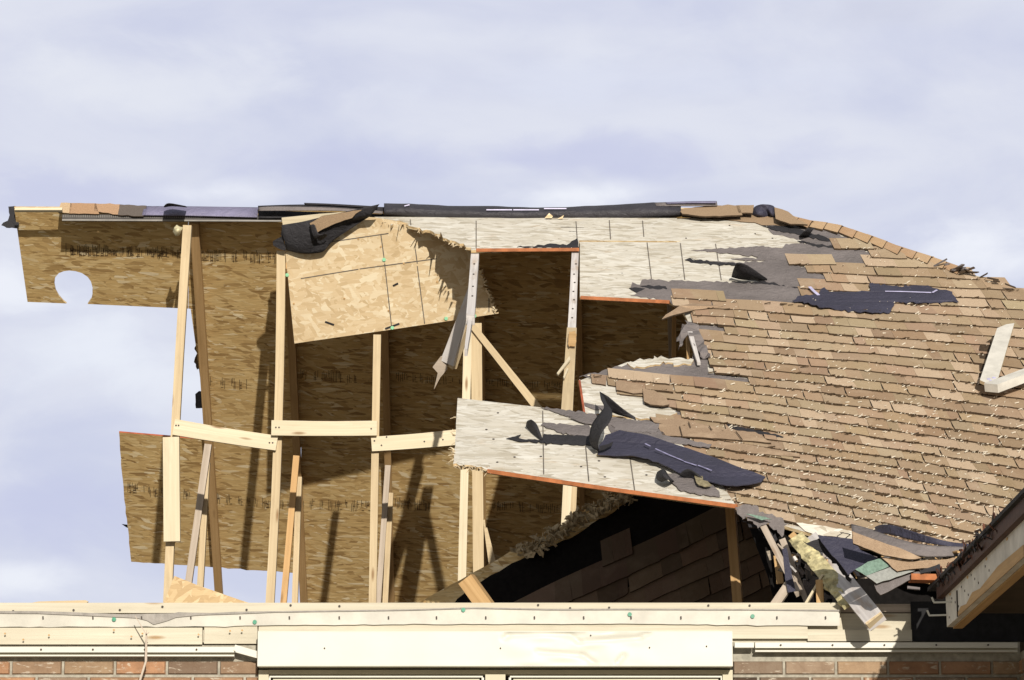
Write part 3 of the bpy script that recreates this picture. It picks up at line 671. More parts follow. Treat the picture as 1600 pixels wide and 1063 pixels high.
# ================================================================= REAR SLOPE seen from below
def S1(x): return 472 + .042 * (x - 43)
def S2(x): return 676 + .085 * (x - 186) if x < 460 else 699.3 + .05 * (x - 460)
def S3(x): return 878 + .068 * (x - 205)
INB = (OSB_IN, OSB_EDGE, OSB_IN)
def row(f, x0, x1, st=60): 
    n_ = max(1, int(abs(x1 - x0) / st)); return [(x0 + (x1 - x0) * i / n_, f(x0 + (x1 - x0) * i / n_)) for i in range(n_ + 1)]
T0 = lambda x: 326 + (x * 0)
cx, cy_, cr_ = 115, 448, 30
hole = [(104, 475)] + [(115 + 29.5 * math.cos(a), 450.5 + 28 * math.sin(a)) for a in [R(130 + i * 280 / 26) for i in range(27)]][0:] 
hole = [(104, 474.5), (99, 471), (92, 463), (87, 454), (85, 444), (86, 434), (92, 427), (100, 424), (108, 423), (118, 424), (128, 427), (137, 433), (142, 440), (144.5, 449), (144.5, 460), (143, 467), (137, 474.5)]
pA = [(22, 325), (294, 326), (294, S1(294))] + [(137, 475.3)] + hole[::-1][1:] + [(43, 472)]
rear = []
def rsheet(px, label, h, mats=INB):
    o = osb_sheet('osb_sheet', px, RR, label, mats, h, .014); rear.append(o); return o
rA = rsheet(pA, 'brown panel sticking out left at the top with a round vent hole', 0.)
rB = rsheet([(294.6, 326), (620, 327), (620, S1(620))] + row(S1, 560, 294.6)[:-1] + [(294.6, S1(294.6))], 'brown underside panel between the first and second uprights, top row', .0)
rC = rsheet([(620.6, 327), (1120, 327), (1250, 420), (1250, S1(1250)), (620.6, S1(620.6))], 'dark shaded underside panel high behind the open gap', .0)
rD = rsheet([(298, S1(298) + 1), (604, S1(604) + 1), (604, S2(604) - .5), (460, S2(460) - .5), (326, S2(326) - .5)], 'brown underside panel in the middle row at the first uprights', .001)
rE = rsheet([(604, S1(604) + 1), (1330, S1(1330) + 1), (1330, S2(1330) - .5), (604, S2(604) - .5)], 'dark underside panel in the middle row, behind the bent brace', .001)
rF = rsheet([(186, 676), (325, S2(325)), (470, S2(470)), (470, S3(470))] + rag(row(S3, 470, 205), .5, 9, 4)[1:-1] + [(205, 878)] + rag([(205, 878), (199, 820), (190, 735), (186, 676)], .5, 9, 7)[1:-1], 'low brown panel sticking out left against the sky, striped with shadows', 0., (OSB_IN, RED_ED, OSB_IN))
rG = rsheet([(470.6, S2(470) + .5), (1000, S2(1000) + .5), (1000, 990), (470.6, 990)], 'sunlit brown underside panel low behind the middle uprights', .0)
rH = rsheet([(1000.6, S2(1000) + .5), (1500, S2(1500) + .5), (1500, 990), (1000.6, 990)], 'black-shaded underside panel deep behind the fallen roof slab', .0)
for o, g_ in zip(rear, range(8)): o['group'] = 'sheathing panels on the far slope'
for o in (s1, s2, s3, s4): o['group'] = 'whitened sheathing panels on the near slope'
# top side felt of the far slope, hidden but there
# illegible mill stamps
def stamp(x0, x1, y0, y1, hgt, parent, seed, dens=1.):
    rs = random.Random(seed); segs = []; x = x0
    while x < x1:
        f = (x - x0) / (x1 - x0 + 1e-6); yb = y0 + (y1 - y0) * f
        m = rs.random()
        if m < .22: x += rs.uniform(3, 9); continue
        n_ = rs.randint(1, 3); top_ = rs.uniform(0, hgt * .35); ln = rs.uniform(hgt * .4, hgt)
        segs.append((x, yb + top_, x + rs.uniform(-.6, .6), yb + min(hgt, top_ + ln)))
        if m > .7: segs.append((x, yb + top_ + ln * .5, x + 3.2, yb + top_ + ln * .5))
        if m > .85: segs.append((x + .2, yb + hgt * .9, x + 4, yb + hgt * .9))
        x += rs.uniform(1.8, 3.6) / dens
    o = strip_line('mill_stamp', segs, RR, .75, INK, parent, .003, .001); return o
stamp(95, 285, 380, 384, 20, rA, 1, 1.2); stamp(110, 285, 388, 392, 10, rA, 2, 1.5); stamp(300, 432, 388, 392, 20, rB, 3, 1.3)
stamp(322, 392, 588, 592, 18, rD, 4, 1.4); stamp(470, 556, 575, 582, 18, rD, 5); stamp(620, 735, 580, 590, 16, rE, 6); stamp(760, 880, 590, 596, 14, rE, 7, .8)
stamp(200, 228, 753, 756, 18, rF, 8, 1.5); stamp(232, 330, 760, 768, 16, rF, 9, 1.4); stamp(335, 466, 770, 782, 17, rF, 10, 1.3)
stamp(474, 580, 778, 782, 18, rG, 11, 1.2); stamp(618, 672, 776, 782, 18, rG, 12, 1.3); stamp(770, 880, 782, 788, 16, rG, 13, .9)

# ================================================================= HANGING PANEL
hang = [(441, 343), (500, 335), (588, 341), (612, 345), (640, 350), (672, 359), (703, 374), (733, 388), (746, 396)] + rag([(749, 420), (753, 440), (758, 452), (764, 462), (768, 474), (769, 483), (779, 488.5)], 1.3, 3, 5) + [(779, 490), (620, 514)] + [(460, 537)]
hp = osb_sheet('osb_sheet', hang, HP, 'bright torn panel hanging crooked from the ridge in front of the second upright', (OSB_FRESH, OSB_EDGE, OSB_IN), 0., .014, rot=-.15,
    seams=[(595, 366, 601, 410), (601, 412, 612, 512), (649, 390, 652, 412), (652, 416, 663.5, 506), (470, 435.5, 560, 421), (562, 420.5, 682, 404.5), (518, 378, 607, 365), (764, 466, 764, 488)])
dots('pale_green_nail_cap', [(600, 406), (448.5, 430), (613, 512.5), (697, 498), (741.5, 494), (521, 369)], HP, .013, GREENP, hp, .008)
dots('nail_head', [(607, 486), (595, 386), (617, 446), (683, 441), (522, 369), (560, 374), (538, 467), (459, 475), (631, 412)], HP, .007, LUMBER_TAN, hp, .004)
strip_line('wood_chip', [(508, 503, 522, 508), (602, 514, 624, 506), (614, 447, 622, 443)], HP, 3, BLACK, hp, .004)
# splintered strands along torn edges
def splinters(pts, pl, parent, n_, lo, hi, seed, dirs, h=.0, mat=None):
    rs = random.Random(seed); it = []
    for i in range(n_):
        t = rs.random() * (len(pts) - 1); k = int(t); f = t - k
        x = pts[k][0] + (pts[k + 1][0] - pts[k][0]) * f; y = pts[k][1] + (pts[k + 1][1] - pts[k][1]) * f
        L_ = rs.uniform(lo, hi); a = R(rs.uniform(*dirs)); hh = h + rs.uniform(-.012, .012)
        it.append((at(pl, x, y, hh), at(pl, x + L_ * math.cos(a), y + L_ * math.sin(a), hh + rs.uniform(-.01, .03)), rs.uniform(.006, .02), .002, pl[1], 0, .003))
    return boxes('torn_strands', it, [mat or OSB_FRESH], parent)
splinters([(588, 343), (610, 347), (640, 352), (672, 361), (703, 377), (736, 393)], FR, s1, 40, 2, 9, 1, (40, 200), -.01)
splinters([(749, 425), (758, 452), (768, 474), (770, 486)], HP, hp, 45, 3, 9, 2, (-60, 60))
splinters([(712, 650), (710, 700), (709, 724)], FR, s4, 26, 3, 10, 3, (140, 220), .015)
splinters([(710, 726), (740, 729), (765, 735)], FR, s4, 30, 3, 12, 4, (-20, 200), .012)

# ================================================================= TRUSSES
TG = 'roof trusses standing open to the sky'
def truss(base, label): 
    p = at(MP, base, 938); return empty('roof_truss', (p.x, p.y, 3.55), label, 'roof truss', TG)
def ext(x0, y0, x1, y1, y2): return (x1 + (x1 - x0) / (y1 - y0) * (y2 - y1), y2)
PX = 1 / 219.
def member(name, tr, x0, y0, x1, y1, wpx, mat=LUMBER, pl=MP, h=0., th=.07, bow=.0, w2=None, n=None, seed=0, down=True):
    if down and y1 > 900: x1, y1 = ext(x0, y0, x1, y1, 968)
    return bar(name, at(pl, x0, y0, h), at(pl, x1, y1, h), wpx * PX, th, mat, tr, n or (0, -1, -.2), (w2 or wpx) * PX, 6, bow, seed)
t1 = truss(262, 'leftmost truss, its upright doubled by a pale board near the plate')
member('upright', t1, 292.5, 352, 262, 938, 12.5, LUMBER, th=.06, bow=.01); member('rafter', t1, 303, 350, 342, 938, 13, LUMBER_TAN, RR, .07, .06)
member('web', t1, 325, 694, 292, 925, 10.5, LUMBER_GREY, WB, 0); member('web', t1, 323, 722, 312, 925, 9.5, LUMBER, WB, -.06)
t2 = truss(421, 'second truss from the left, its upright ending under the hanging panel')
member('upright', t2, 439, 392, 421, 938, 12.5, LUMBER, th=.06, bow=-.02); member('rafter', t2, 450, 420, 474, 938, 12, LUMBER_TAN, RR, .07, .06)
member('web', t2, 463, 712, 443, 938, 9.5, wood('orange_lumber', (.66, .42, .20), (.54, .33, .15)), WB, 0); member('web', t2, 467, 745, 460.5, 938, 9, LUMBER, WB, -.06)
t3 = truss(581, 'third truss from the left, sheltered by the hanging panel above')
member('upright', t3, 589.3, 523, 582, 938, 11, LUMBER, th=.06); member('rafter', t3, 600, 470, 611, 938, 11, LUMBER_TAN, RR, .07, .06)
member('web', t3, 606, 727, 591, 938, 8.5, LUMBER_GREY, WB, 0); member('web', t3, 610, 770, 602, 938, 8.5, LUMBER, WB, -.06)
t4 = truss(721, 'fourth truss, its top splintered and carrying the jutting white panel')
member('upright', t4, 731, 520, 721, 938, 12, LUMBER_PALE, th=.06); member('upright', t4, 744, 505, 748, 938, 16, LUMBER, MP, -.01, .06)
member('rafter', t4, 752, 430, 757, 938, 8, LUMBER_TAN, RR, .07, .06)
member('top_chord', t4, 742.5, 392, 735, 492, 11.5, LUMBER_OLD, FR, -.024, .07, down=False, n=(0, -.6, .5))
member('top_chord', t4, 737, 480, 728, 545, 7, LUMBER_OLD, FR, -.05, .05, down=False, n=(0, -.6, .5), w2=4)
member('split_chord', t4, 737, 448, 698, 568, 9, LUMBER_OLD, HP, .42, .03, down=False, w2=22, n=(-.2, -1, .2))
member('split_chord', t4, 727, 505, 699, 572, 9, LUMBER, HP, .395, .05, down=False, w2=20, n=(-.5, -1, .1))
sheet('splinter', [(676, 574), (689, 557), (697, 561), (699, 577), (688, 590), (678, 609), (684, 583)], HP, .012, LUMBER_GREY, t4, .40)
member('diagonal_brace', t4, 738, 509, 842, 640, 9, LUMBER, MP, .02, .04, down=False, w2=12)
t5 = truss(880, 'fifth truss, right side of the tall open gap, chord bleached at the top')
member('top_chord', t5, 899, 392, 893.5, 512, 10, LUMBER_OLD, FR, -.024, .07, down=False, n=(0, -.6, .5), w2=11)
member('top_chord', t5, 893.5, 512, 885, 655, 13, LUMBER, FR, -.024, .07, down=False, n=(0, -.6, .5), w2=15)
member('upright', t5, 890, 700, 877, 938, 13, LUMBER_PALE, MP, .0, .06); member('web', t5, 899, 720, 890, 938, 8, LUMBER, MP, -.1, .05)
member('rafter', t5, 904, 430, 912, 938, 8, LUMBER_TAN, RR, .07, .06)
sheet('splinter', [(890, 556), (891, 562), (872, 585), (870, 583)], FR, .01, LUMBER_PALE, t5, .0); sheet('splinter', [(886, 575), (888, 577), (882, 591), (880, 589)], FR, .01, LUMBER_PALE, t5, .0)
sheet('bark_patch', rag([(889, 518), (899, 517), (900, 530), (899, 540), (889, 541), (888, 530)], .8, 3, 3, True), FR, .006, LUMBER_TAN, t5, .004)
dots('nail', [(900, 412), (897, 428), (898, 441), (896, 455), (897, 468), (895, 482), (894, 496)], FR, .006, NAIL, t5, -.018)
dots('nail', [(741, 412), (740, 428), (739, 447), (738, 462)], FR, .006, NAIL, t4, -.018)
t6 = truss(1060, 'sixth truss, dim inside the opening beside the torn shingle edge')
member('rafter', t6, 1046, 445, 1062, 938, 8, LUMBER_GREY, RR, .07, .06); member('upright', t6, 1054, 440, 1050, 938, 6, LUMBER_TAN, MP, 0, .05)
t7 = truss(1150, 'tan post under the right end of the jutting white panel')
p_ = boxes('post', [(at(W(1.6), 1139, 780), at(W(1.6), 1154, 968), .052, .07, (-.2, -1, 0), 0)], [LUMBER_TAN], t7)
t7['category'] = 'post'; del t7['group']; t7.name = 'roof_post'; ORG['roof_post'] = ORG.get('roof_post', ORG['roof_truss.006'])
boards = []
def board(px, pl, h, label, mat=LUMBER_PALE, nails=(), name='brace_board', cat='brace board', group='horizontal boards nailed across the uprights', th=.035):
    P0 = at(pl, (px[0][0] + px[3][0]) / 2, (px[0][1] + px[3][1]) / 2, h); P1 = at(pl, (px[1][0] + px[2][0]) / 2, (px[1][1] + px[2][1]) / 2, h)
    wd = (at(pl, *px[0], h) - at(pl, *px[3], h)).length
    o = bar(name, P0, P1, wd, th, mat, None, pl[1], (at(pl, *px[1], h) - at(pl, *px[2], h)).length, 5, .004); tag(o, label, cat, group)
    if nails: dots('nail_head', nails, pl, .006, NAIL, o, h + .003)
    return o
MV = MP
board([(273, 655), (434, 681), (431, 704), (270, 679)], MV, .038, 'pale board sloping down between the first and second uprights', nails=[(275, 665), (279, 665), (421, 692), (426, 692)])
board([(424, 657), (589, 657.5), (589, 680.5), (424, 680)], MV, .076, 'level pale board between the second and third uprights', nails=[(431, 668), (436, 668), (580, 670)])
board([(580, 683), (716, 671), (716, 695), (581, 705)], MV, .038, 'pale board rising rightwards from the third upright to the jutting panel', nails=[(585, 689), (604, 683), (663, 690), (692, 687), (596, 696)])
for o in [o for o in bpy.data.objects if o.name.startswith('splice_board')]: bpy.data.objects.remove(o)
sb = bar('splice_board', at(MV, 267, 683, .08), at(MV, 268.5, 846, .08), 24 * PX, .05, LUMBER_PALE, None, (0, -1, -.1)); tag(sb, 'wide pale board scabbed upright over the leftmost upright', 'splice board')
lb = sheet('splintered_lath', [(755, 813), (757.5, 812), (759, 825), (761, 824), (775, 878), (764, 884), (758, 840)], W(6.6), .03, LUMBER, None); tag(lb, 'thin splintered lath standing up from the fallen slab edge', 'lath')
tri = sheet('osb_offcut', [(253, 950), (272.5, 900), (310, 915), (376, 938), (420, 952)], W(.35), .014, (osb('osb_offcut_face', [(0, (.44, .30, .16)), (.35, (.56, .41, .23)), (.7, (.62, .47, .28)), (1, (.70, .58, .38))], (10, 60, -40), .2, 12, 40), RED_ED, OSB_IN), None)
tag(tri, 'small pointed panel offcut propped on the plate at the left', 'offcut')
bl = boxes('wood_block', [(wp(726, 905, 1.0), wp(762, 955, 1.0), .085, .09, (-.5, -1, .3), 0)], [LUMBER_TAN], None); tag(bl, 'square block end leaning out over the plate below the slab edge', 'wood block')

# ================================================================= FALLEN SLAB in the dark opening
slabroot = empty('fallen_roof_slab', tuple(at(SB, 900, 900)), 'fallen slab of roofing with shade-darkened shingles lying in the shade behind the plate', 'roof slab')
edge = rag([(640, 950), (690, 922), (720, 906), (780, 873), (812, 856)], .5, 14, 2) + rag([(815, 853), (835, 848), (858, 838), (872, 828), (905, 800), (950, 781), (975, 768)], 3, 6, 9)
sheet('panel', edge + [(1240, 768), (1300, 990), (640, 990)], SB, .02, (OSB_IN, RED_ED, OSB_IN), slabroot, 0)
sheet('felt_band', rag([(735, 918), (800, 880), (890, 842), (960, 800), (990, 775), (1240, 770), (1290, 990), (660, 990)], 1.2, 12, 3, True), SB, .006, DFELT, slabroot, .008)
def dk(k, x): return 950 + k * 30 - (x - 800) * .47 + 2 * math.sin(x * .02 + k)
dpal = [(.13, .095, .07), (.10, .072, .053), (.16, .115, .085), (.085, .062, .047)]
DSH = shingle_mat('shaded_slab_shingle', .5)  # darkened copy of the brown shingle, shade of the cavity put into its colour
DPOLY = [(700, 990), (800, 945), (985, 845), (1000, 870), (1150, 800), (1230, 790), (1300, 990)]
shingles('slab_shingles', slabroot, DPOLY, SB, -1, 9, 9, dk, (700, 1290), dpal, .016, .014, [DSH, BUTT], (.10, .075, .055))
# pale crumbled edge
rs = random.Random(21); V = []; F = []
cp = [(812, 856), (835, 853), (860, 838), (880, 822), (905, 806), (940, 790), (968, 775), (990, 770)]
for i in range(300):
    t = rs.random() * (len(cp) - 1); k = int(t); f = t - k; x = cp[k][0] + (cp[k + 1][0] - cp[k][0]) * f + rs.gauss(0, 6); y = cp[k][1] + (cp[k + 1][1] - cp[k][1]) * f + rs.uniform(-8, 14)
    c_ = at(SB, x, y, rs.uniform(.02, .10)); a = Vector((rs.gauss(0, 1), rs.gauss(0, .5), rs.gauss(0, 1))).normalized() * rs.uniform(.008, .036); b = a.cross(Vector((rs.gauss(0, 1), rs.gauss(0, 1), rs.gauss(0, 1)))).normalized() * rs.uniform(.006, .022)
    m0 = len(V); up = a.cross(b).normalized() * .004
    V += [c_ - a - b, c_ + a - b * .4, c_ + a * .8 + b, c_ - a * .6 + b * .8]; V += [p + up for p in V[-4:]]
    F += [[m0, m0 + 1, m0 + 2, m0 + 3], [m0 + 7, m0 + 6, m0 + 5, m0 + 4]] + [[m0 + q, m0 + 4 + q, m0 + 4 + (q + 1) % 4, m0 + (q + 1) % 4] for q in range(4)]
mesh('crumbled_edge', V, F, [plain('broken_board_edge', (.42, .34, .22), .9, .5, 30)], parent=slabroot)

# ================================================================= RIDGE
rv = empty('ridge_vent', tuple(at(FR, 250, 330)), 'long dark comb vent strip with purple cap along the left ridge', 'ridge vent')
VP_ = W(5.28)
def vbox(name, x0, y0, x1, y1, y, th, mat, parent, dy=0): 
    return boxes(name, [(at(W(y), x0, (y0 + y1) / 2), at(W(y), x1, (y0 + y1) / 2 + dy), (y1 - y0) / 234, th, (0, -1, 0), 0)], [mat], parent)
vbox('vent_strip', 97, 335, 440, 343, 5.44, .04, plain('vent_plastic', (.055, .05, .05), .6, .3, 20), rv, 1.5)
rs = random.Random(3)
strip_line('vent_fins', [(x, 336 + (x - 97) * .004, x, 340 + (x - 97) * .004) for x in [99 + 2.9 * i for i in range(106)]], W(5.44), 1.2, plain('vent_fin', (.16, .15, .14), .6), rv, .004)
vbox('vent_lip', 97, 342.5, 440, 345, 5.43, .02, plain('vent_lip', (.20, .19, .18), .5), rv, 1.5)
loft('purple_cap', [[(226, 323, -.02), (300, 323.5, -.02), (404, 325, -.02)], [(224, 329, .03), (300, 330, .03), (403, 332, .03)], [(222, 336.5, .05), (300, 337.5, .05), (402, 340, .05)]], RG, PURPLE, rv, .008)
capsg = 'brown cap shingles at the left end of the ridge'
for (q, cl, lb) in (([(95, 317), (112, 317.5), (110, 333.5), (91, 332)], (.52, .38, .24), 'pale brown cap shingle at the very left end of the ridge vent'),
                ([(110, 317.5), (150, 318), (155, 334.5), (108, 333.8)], (.40, .25, .15), 'reddish brown cap shingle, second from the left on the ridge vent'),
                ([(148, 318), (188, 319.5), (184, 335.5), (147, 330)], (.42, .27, .17), 'brown cap shingle with broken corner, third on the ridge vent'),
                ([(187, 319.5), (229, 321.5), (224, 338), (184, 336)], (.13, .11, .10), 'dark grey cap shingle beside the purple strip')):
    rg = rag(q, .4, 7, int(q[0][0]), True)
    B_ = NB('cap_tint', .95); f_, _ = B_.noise(B_.obj(), 180, 3, .7); m_ = B_.col(B_.mix(B_.rng(f_, .35, .7), cl, tuple(c_ * .6 for c_ in cl)))
    o = sheet('cap_shingle', rg, mkplane((0, 5.42, 7.0), (0, -1, .6)), .008, (m_, BUTT, BUTT), None, .02); tag(o, lb, 'cap shingle', capsg)
o = sheet('felt_scrap', rag([(2, 352), (5, 348), (12, 345), (15, 336), (13, 323), (24, 322), (30, 350), (27, 357), (10, 356)], .5, 4, 3, True), W(5.62), .006, BLACK, None); tag(o, 'ragged black felt scrap at the far left tip of the ridge', 'felt scrap')
o = loft('felt_scrap', [[(256, 323, .10), (264, 318, .12), (290, 322.5, .10)], [(257, 324, .04), (270, 322, .04), (292, 324, .04)]], FR, BLACK, None); tag(o, 'tiny black flap standing up on the ridge above the purple strip', 'felt scrap')
wood_t = boxes('ridge_lath', [(at(FR, 23, 326.5, .03), at(FR, 97, 326.5, .03), .02, .03, (0, -1, .3), 0)], [LUMBER_PALE], None); tag(wood_t, 'thin pale lath edge along the top left corner panel', 'lath')
# tangled layers over second bay
lay = empty('ridge_layers', tuple(at(FR, 500, 330)), 'loose stack of black and grey strips on the ridge above the hanging panel', 'roofing strips')
def lf(name, rows, mat, parent, pl=FR, **k): return loft(name, rows, pl, mat, parent, **k)
lf('strip', [[(403, 322, .06), (470, 320, .10), (540, 322, .09), (600, 324, .05)], [(404, 330, .08), (470, 327, .12), (540, 328, .10), (602, 331, .06)]], BLACK, lay, RG)
lf('strip', [[(404, 324, .10), (440, 323, .12), (520, 325, .11), (598, 330, .06)], [(405, 329.5, .12), (440, 329.5, .13), (520, 329.5, .12), (598, 334, .08)]], FELT, lay, RG)
lf('strip', [[(475, 317.5, .10), (520, 319, .11), (590, 323, .08)], [(476, 319.5, .12), (520, 321, .12), (590, 326, .09)]], BLACK, lay, RG)
lf('strip', [[(403, 330, .03), (480, 331, .03), (600, 335, .02)], [(404, 341, .05), (480, 341, .05), (600, 342, .03)]], BLACK, lay, RG, wob=.01)
lf('strip', [[(440, 337, .02), (520, 334, .03), (600, 336, .02)], [(440, 344, .04), (520, 342, .04), (600, 345, .03)]], FELT, lay, RG, wob=.01)
sheet('lath', [(440, 341), (500, 335), (560, 331), (562, 334), (500, 345), (442, 352)], HP, .012, LUMBER_PALE, lay, .05)
sc1 = empty('hanging_roofing_scrap', tuple(at(HP, 470, 390, .1)), 'black felt and brown shingle scrap draped over the top left corner of the hanging panel', 'roofing scrap')
loft('felt_sheet', [[(440, 352, .05), (475, 346, .06), (500, 340, .07), (545, 330, .10), (593, 319, .15)], [(441, 366, .07), (476, 362, .08), (508, 354, .10), (552, 342, .10), (582, 334, .13)], [(445, 380, .07), (478, 384, .09), (512, 362, .08), (552, 350, .05), (572, 342, .07)], [(447, 391, .04), (470, 396, .05), (503, 394, .06), (513, 382, .06), (517, 376, .05)]], HP, BLACK, sc1, wob=.012, seed=3)
sheet('felt_tail', rag([(441, 352), (446, 392), (436, 389), (427, 384), (426, 378), (434, 373), (440, 370)], .8, 4, 2, True), HP, .004, BLACK, sc1, .05)
st_ = NB('scrap_tint', .95); f_, _ = st_.noise(st_.obj(), 180, 3, .7); stm = st_.col(st_.mix(st_.rng(f_, .35, .7), (.38, .27, .175), (.22, .155, .10)))
sheet('shingle_strip', rag([(484, 349), (503, 338), (540, 332), (566, 328), (556, 334), (550, 341), (525, 349), (512, 355), (494, 365)], .4, 6, 3, True), HP, .007, (stm, BUTT, BUTT), sc1, .125)
loft('felt_curl', [[(484, 352, .12), (488, 366, .15), (492, 374, .14)], [(492, 352, .16), (498, 366, .17), (508, 365, .17)], [(494, 370, .11), (500, 376, .11), (511, 369, .12)]], HP, BLACK, sc1)
# long black roll
roll = empty('ridge_felt_roll', tuple(at(FR, 830, 330)), 'long black felt roll bulging along the ridge over the whitened panels', 'felt roll')
xs = [600, 640, 700, 760, 800, 840, 900, 960, 1020, 1064]; tp = [318.5, 319, 322, 323, 324, 325, 323.5, 321, 317.5, 322]; mid = [329, 328, 330, 332, 333, 333, 331, 330, 328, 329]; bo = [336, 339, 342, 343, 344.5, 343.5, 343.5, 343, 341, 338]
lf('roll', [[(x, t + 1.5, .02) for x, t in zip(xs, tp)], [(x, t - .2, .10) for x, t in zip(xs, tp)], [(x, m, .19) for x, m in zip(xs, mid)], [(x, b - 1, .15) for x, b in zip(xs, bo)], [(x, b + .5, .05) for x, b in zip(xs, bo)]], felt_mat('roll_felt', (.040, .038, .048), .5, .4, .1), roll, RG, wob=.014, seed=5)
lf('torn_lip', [[(600, 335, .10), (650, 338, .12), (720, 341, .12), (800, 342, .13)], [(596, 339, .05), (650, 342, .07), (720, 345, .08), (800, 345.5, .08)]], BLACK, roll, RG, wob=.01)
sheet('paper_tatter', [(851, 341), (858, 333), (864, 338), (862, 341)], RG, .003, OSB_FRESH, roll, .21); sheet('paper_tatter', [(871, 342), (877, 339), (881, 336), (879, 342)], RG, .003, OSB_FRESH, roll, .21)
strip_line('scuff', [(760, 328, 800, 328), (802, 328, 842, 328), (850, 326, 885, 326), (632, 322, 640, 320)], RG, 1.6, LILAC, roll, .20)
rt = empty('ridge_cap_strip', tuple(at(FR, 1080, 322)), 'straight grey cap strip lying on the ridge at the end of the roll', 'cap strip')
lf('strip', [[(1023, 317.5, .10), (1070, 316, .11), (1120, 315.5, .10)], [(1025, 321.5, .15), (1072, 322, .15), (1121, 321.5, .13)]], FELT, rt, RG, th=.008)
lf('purple_top', [[(1040, 316.5, .12), (1080, 315, .12), (1119, 314.6, .12)], [(1042, 318, .16), (1080, 317.4, .16), (1119, 317.4, .155)]], PURPLE, rt, RG)
for (q, lb) in (([(1060, 327), (1120, 321), (1155, 321.5), (1160, 336), (1100, 338), (1066, 334)], 'brown ridge shingle lying right of the roll'), ([(1150, 321), (1178, 320.5), (1176, 333), (1154, 333)], 'short brown ridge shingle beside the crumpled felt'), ([(1210, 324), (1232, 331), (1246, 343), (1262, 351), (1235, 350), (1212, 342)], 'brown ridge shingle where the hip begins')):
    o = sheet('ridge_shingle', rag(q, .5, 8, 2, True), FR, .01, (stm, BUTT, BUTT), None, .05); tag(o, lb, 'ridge shingle', 'brown shingles at the right ridge end')
sheet('under_shingle', rag([(1060, 330), (1150, 330), (1215, 338), (1235, 352), (1200, 352), (1130, 342), (1066, 338)], .6, 9, 5, True), FR, .008, (stm, BUTT, BUTT), roof, .006)
o = lf('crumpled_felt', [[(1168, 338, .05), (1180, 322, .16), (1192, 318.5, .22), (1208, 321, .14), (1214, 330, .05)], [(1172, 342, .03), (1186, 334, .22), (1200, 332, .16), (1206, 334, .22), (1218, 340, .05)], [(1185, 345, .02), (1195, 345, .08), (1206, 346, .12), (1214, 344, .08), (1222, 346, .02)]], BLUE, None, pl=RG, wob=.04, seed=9); tag(o, 'crumpled blue-black felt tuft standing at the right ridge end', 'felt tuft')

# ================================================================= FELT SCRAPS on the near slope
def scrap(pts, label, mat=BLUE, h=.030, seed=1, amp=.9, step=4.5, th=.004, hf=None, name='felt_scrap', pl=FR):
    o = sheet(name, rag(pts, amp, step, seed, True), pl, th, [mat] * 3, None, h, hf=hf); return tag(o, label, 'felt scrap')
b1 = scrap([(1238, 470), (1246, 463), (1280, 460), (1282, 452), (1288, 449), (1300, 456), (1360, 455), (1358, 443), (1390, 446), (1405, 448), (1425, 446), (1450, 446), (1458, 450), (1488, 456), (1498, 472), (1440, 473), (1398, 472), (1390, 489), (1330, 486), (1290, 480)], 'wide blue-black felt scrap lying flat across the brown shingles', hf=lambda x, y: .006 * math.sin(x * .08))
strip_line('lilac_streak', [(1383, 455, 1412, 455.5), (1412, 455.5, 1455, 457), (1457, 457, 1464, 453)], FR, 3, LILAC, b1, .036)
strip_line('lilac_streak', [(1265, 448, 1272, 455), (1272, 455, 1279, 461)], FR, 5, LILAC, b1, .036)
o = lf('felt_flap', [[(1143, 433, .01), (1146, 421, .10), (1151, 411, .18)], [(1160, 437, .01), (1163, 425, .10), (1168, 415, .15)], [(1198, 440, .00), (1198, 438, .01), (1199, 436, .02)]], BLACK, None); tag(o, 'black felt flap folded up on the whitened panel', 'felt flap')
o = lf('felt_flap', [[(1248, 370, .00), (1255, 363, .08), (1262, 357, .10)], [(1262, 371, .00), (1268, 362, .06), (1274, 356, .06)]], BLACK, None); tag(o, 'small black flap near the hip above the bare felt', 'felt flap')
scrap([(1082, 391), (1130, 389), (1200, 386), (1225, 391), (1180, 396), (1120, 394)], 'thin grey felt sliver pointing left across the whitened panel', FELT, .008, 3)
scrap([(1142, 404), (1200, 402), (1225, 404), (1200, 407), (1160, 406)], 'short grey felt sliver below the longer one', FELT, .008, 4)
scrap([(1070, 406), (1078, 403), (1084, 407), (1100, 408), (1150, 412), (1120, 413), (1085, 410)], 'narrow black felt tail starting at a small tuft on the panel', BLACK, .010, 5)
scrap([(808, 386), (868, 381), (885, 383), (902, 372), (906, 389), (860, 386)], 'dark felt remnant along the lower edge of the top panel', BLACK, .008, 6)
scrap([(983, 450), (992, 449), (1008, 451), (1002, 454), (994, 457)], 'tiny black sliver at the torn felt end', BLACK, .010, 7, .3, 4)
scrap([(1180, 476), (1230, 479), (1236, 487), (1205, 484)], 'small dark patch at the felt edge above the shingles', BLACK, .001, 8)
# big folded ribbon on the lower panel
rib = empty('felt_ribbon', tuple(at(FR, 1000, 700, .05)), 'long glossy blue-black felt ribbon lying diagonally over the jutting white panel', 'felt ribbon')
sheet('ribbon', rag([(934, 710), (936, 696), (942, 689), (946, 680), (958, 676), (968, 672), (990, 676), (1012, 680)], .4, 8, 1) + rag([(1012, 680), (1060, 696), (1120, 716), (1160, 732), (1196, 745)], .3, 14, 2)[1:] + rag([(1196, 745), (1190, 752), (1168, 757), (1150, 759), (1128, 757), (1100, 751), (1062, 739), (1036, 726), (1012, 716), (985, 711), (960, 712), (934, 710)], .5, 7, 3)[1:-1], FR, .005, [BLUE] * 3, rib, .06, hf=lambda x, y: .012 * math.sin(x * .045))
sheet('fold', [(937, 697), (950, 694), (958, 690), (956, 696), (944, 702), (936, 704)], FR, .003, [BLACK] * 3, rib, .078)
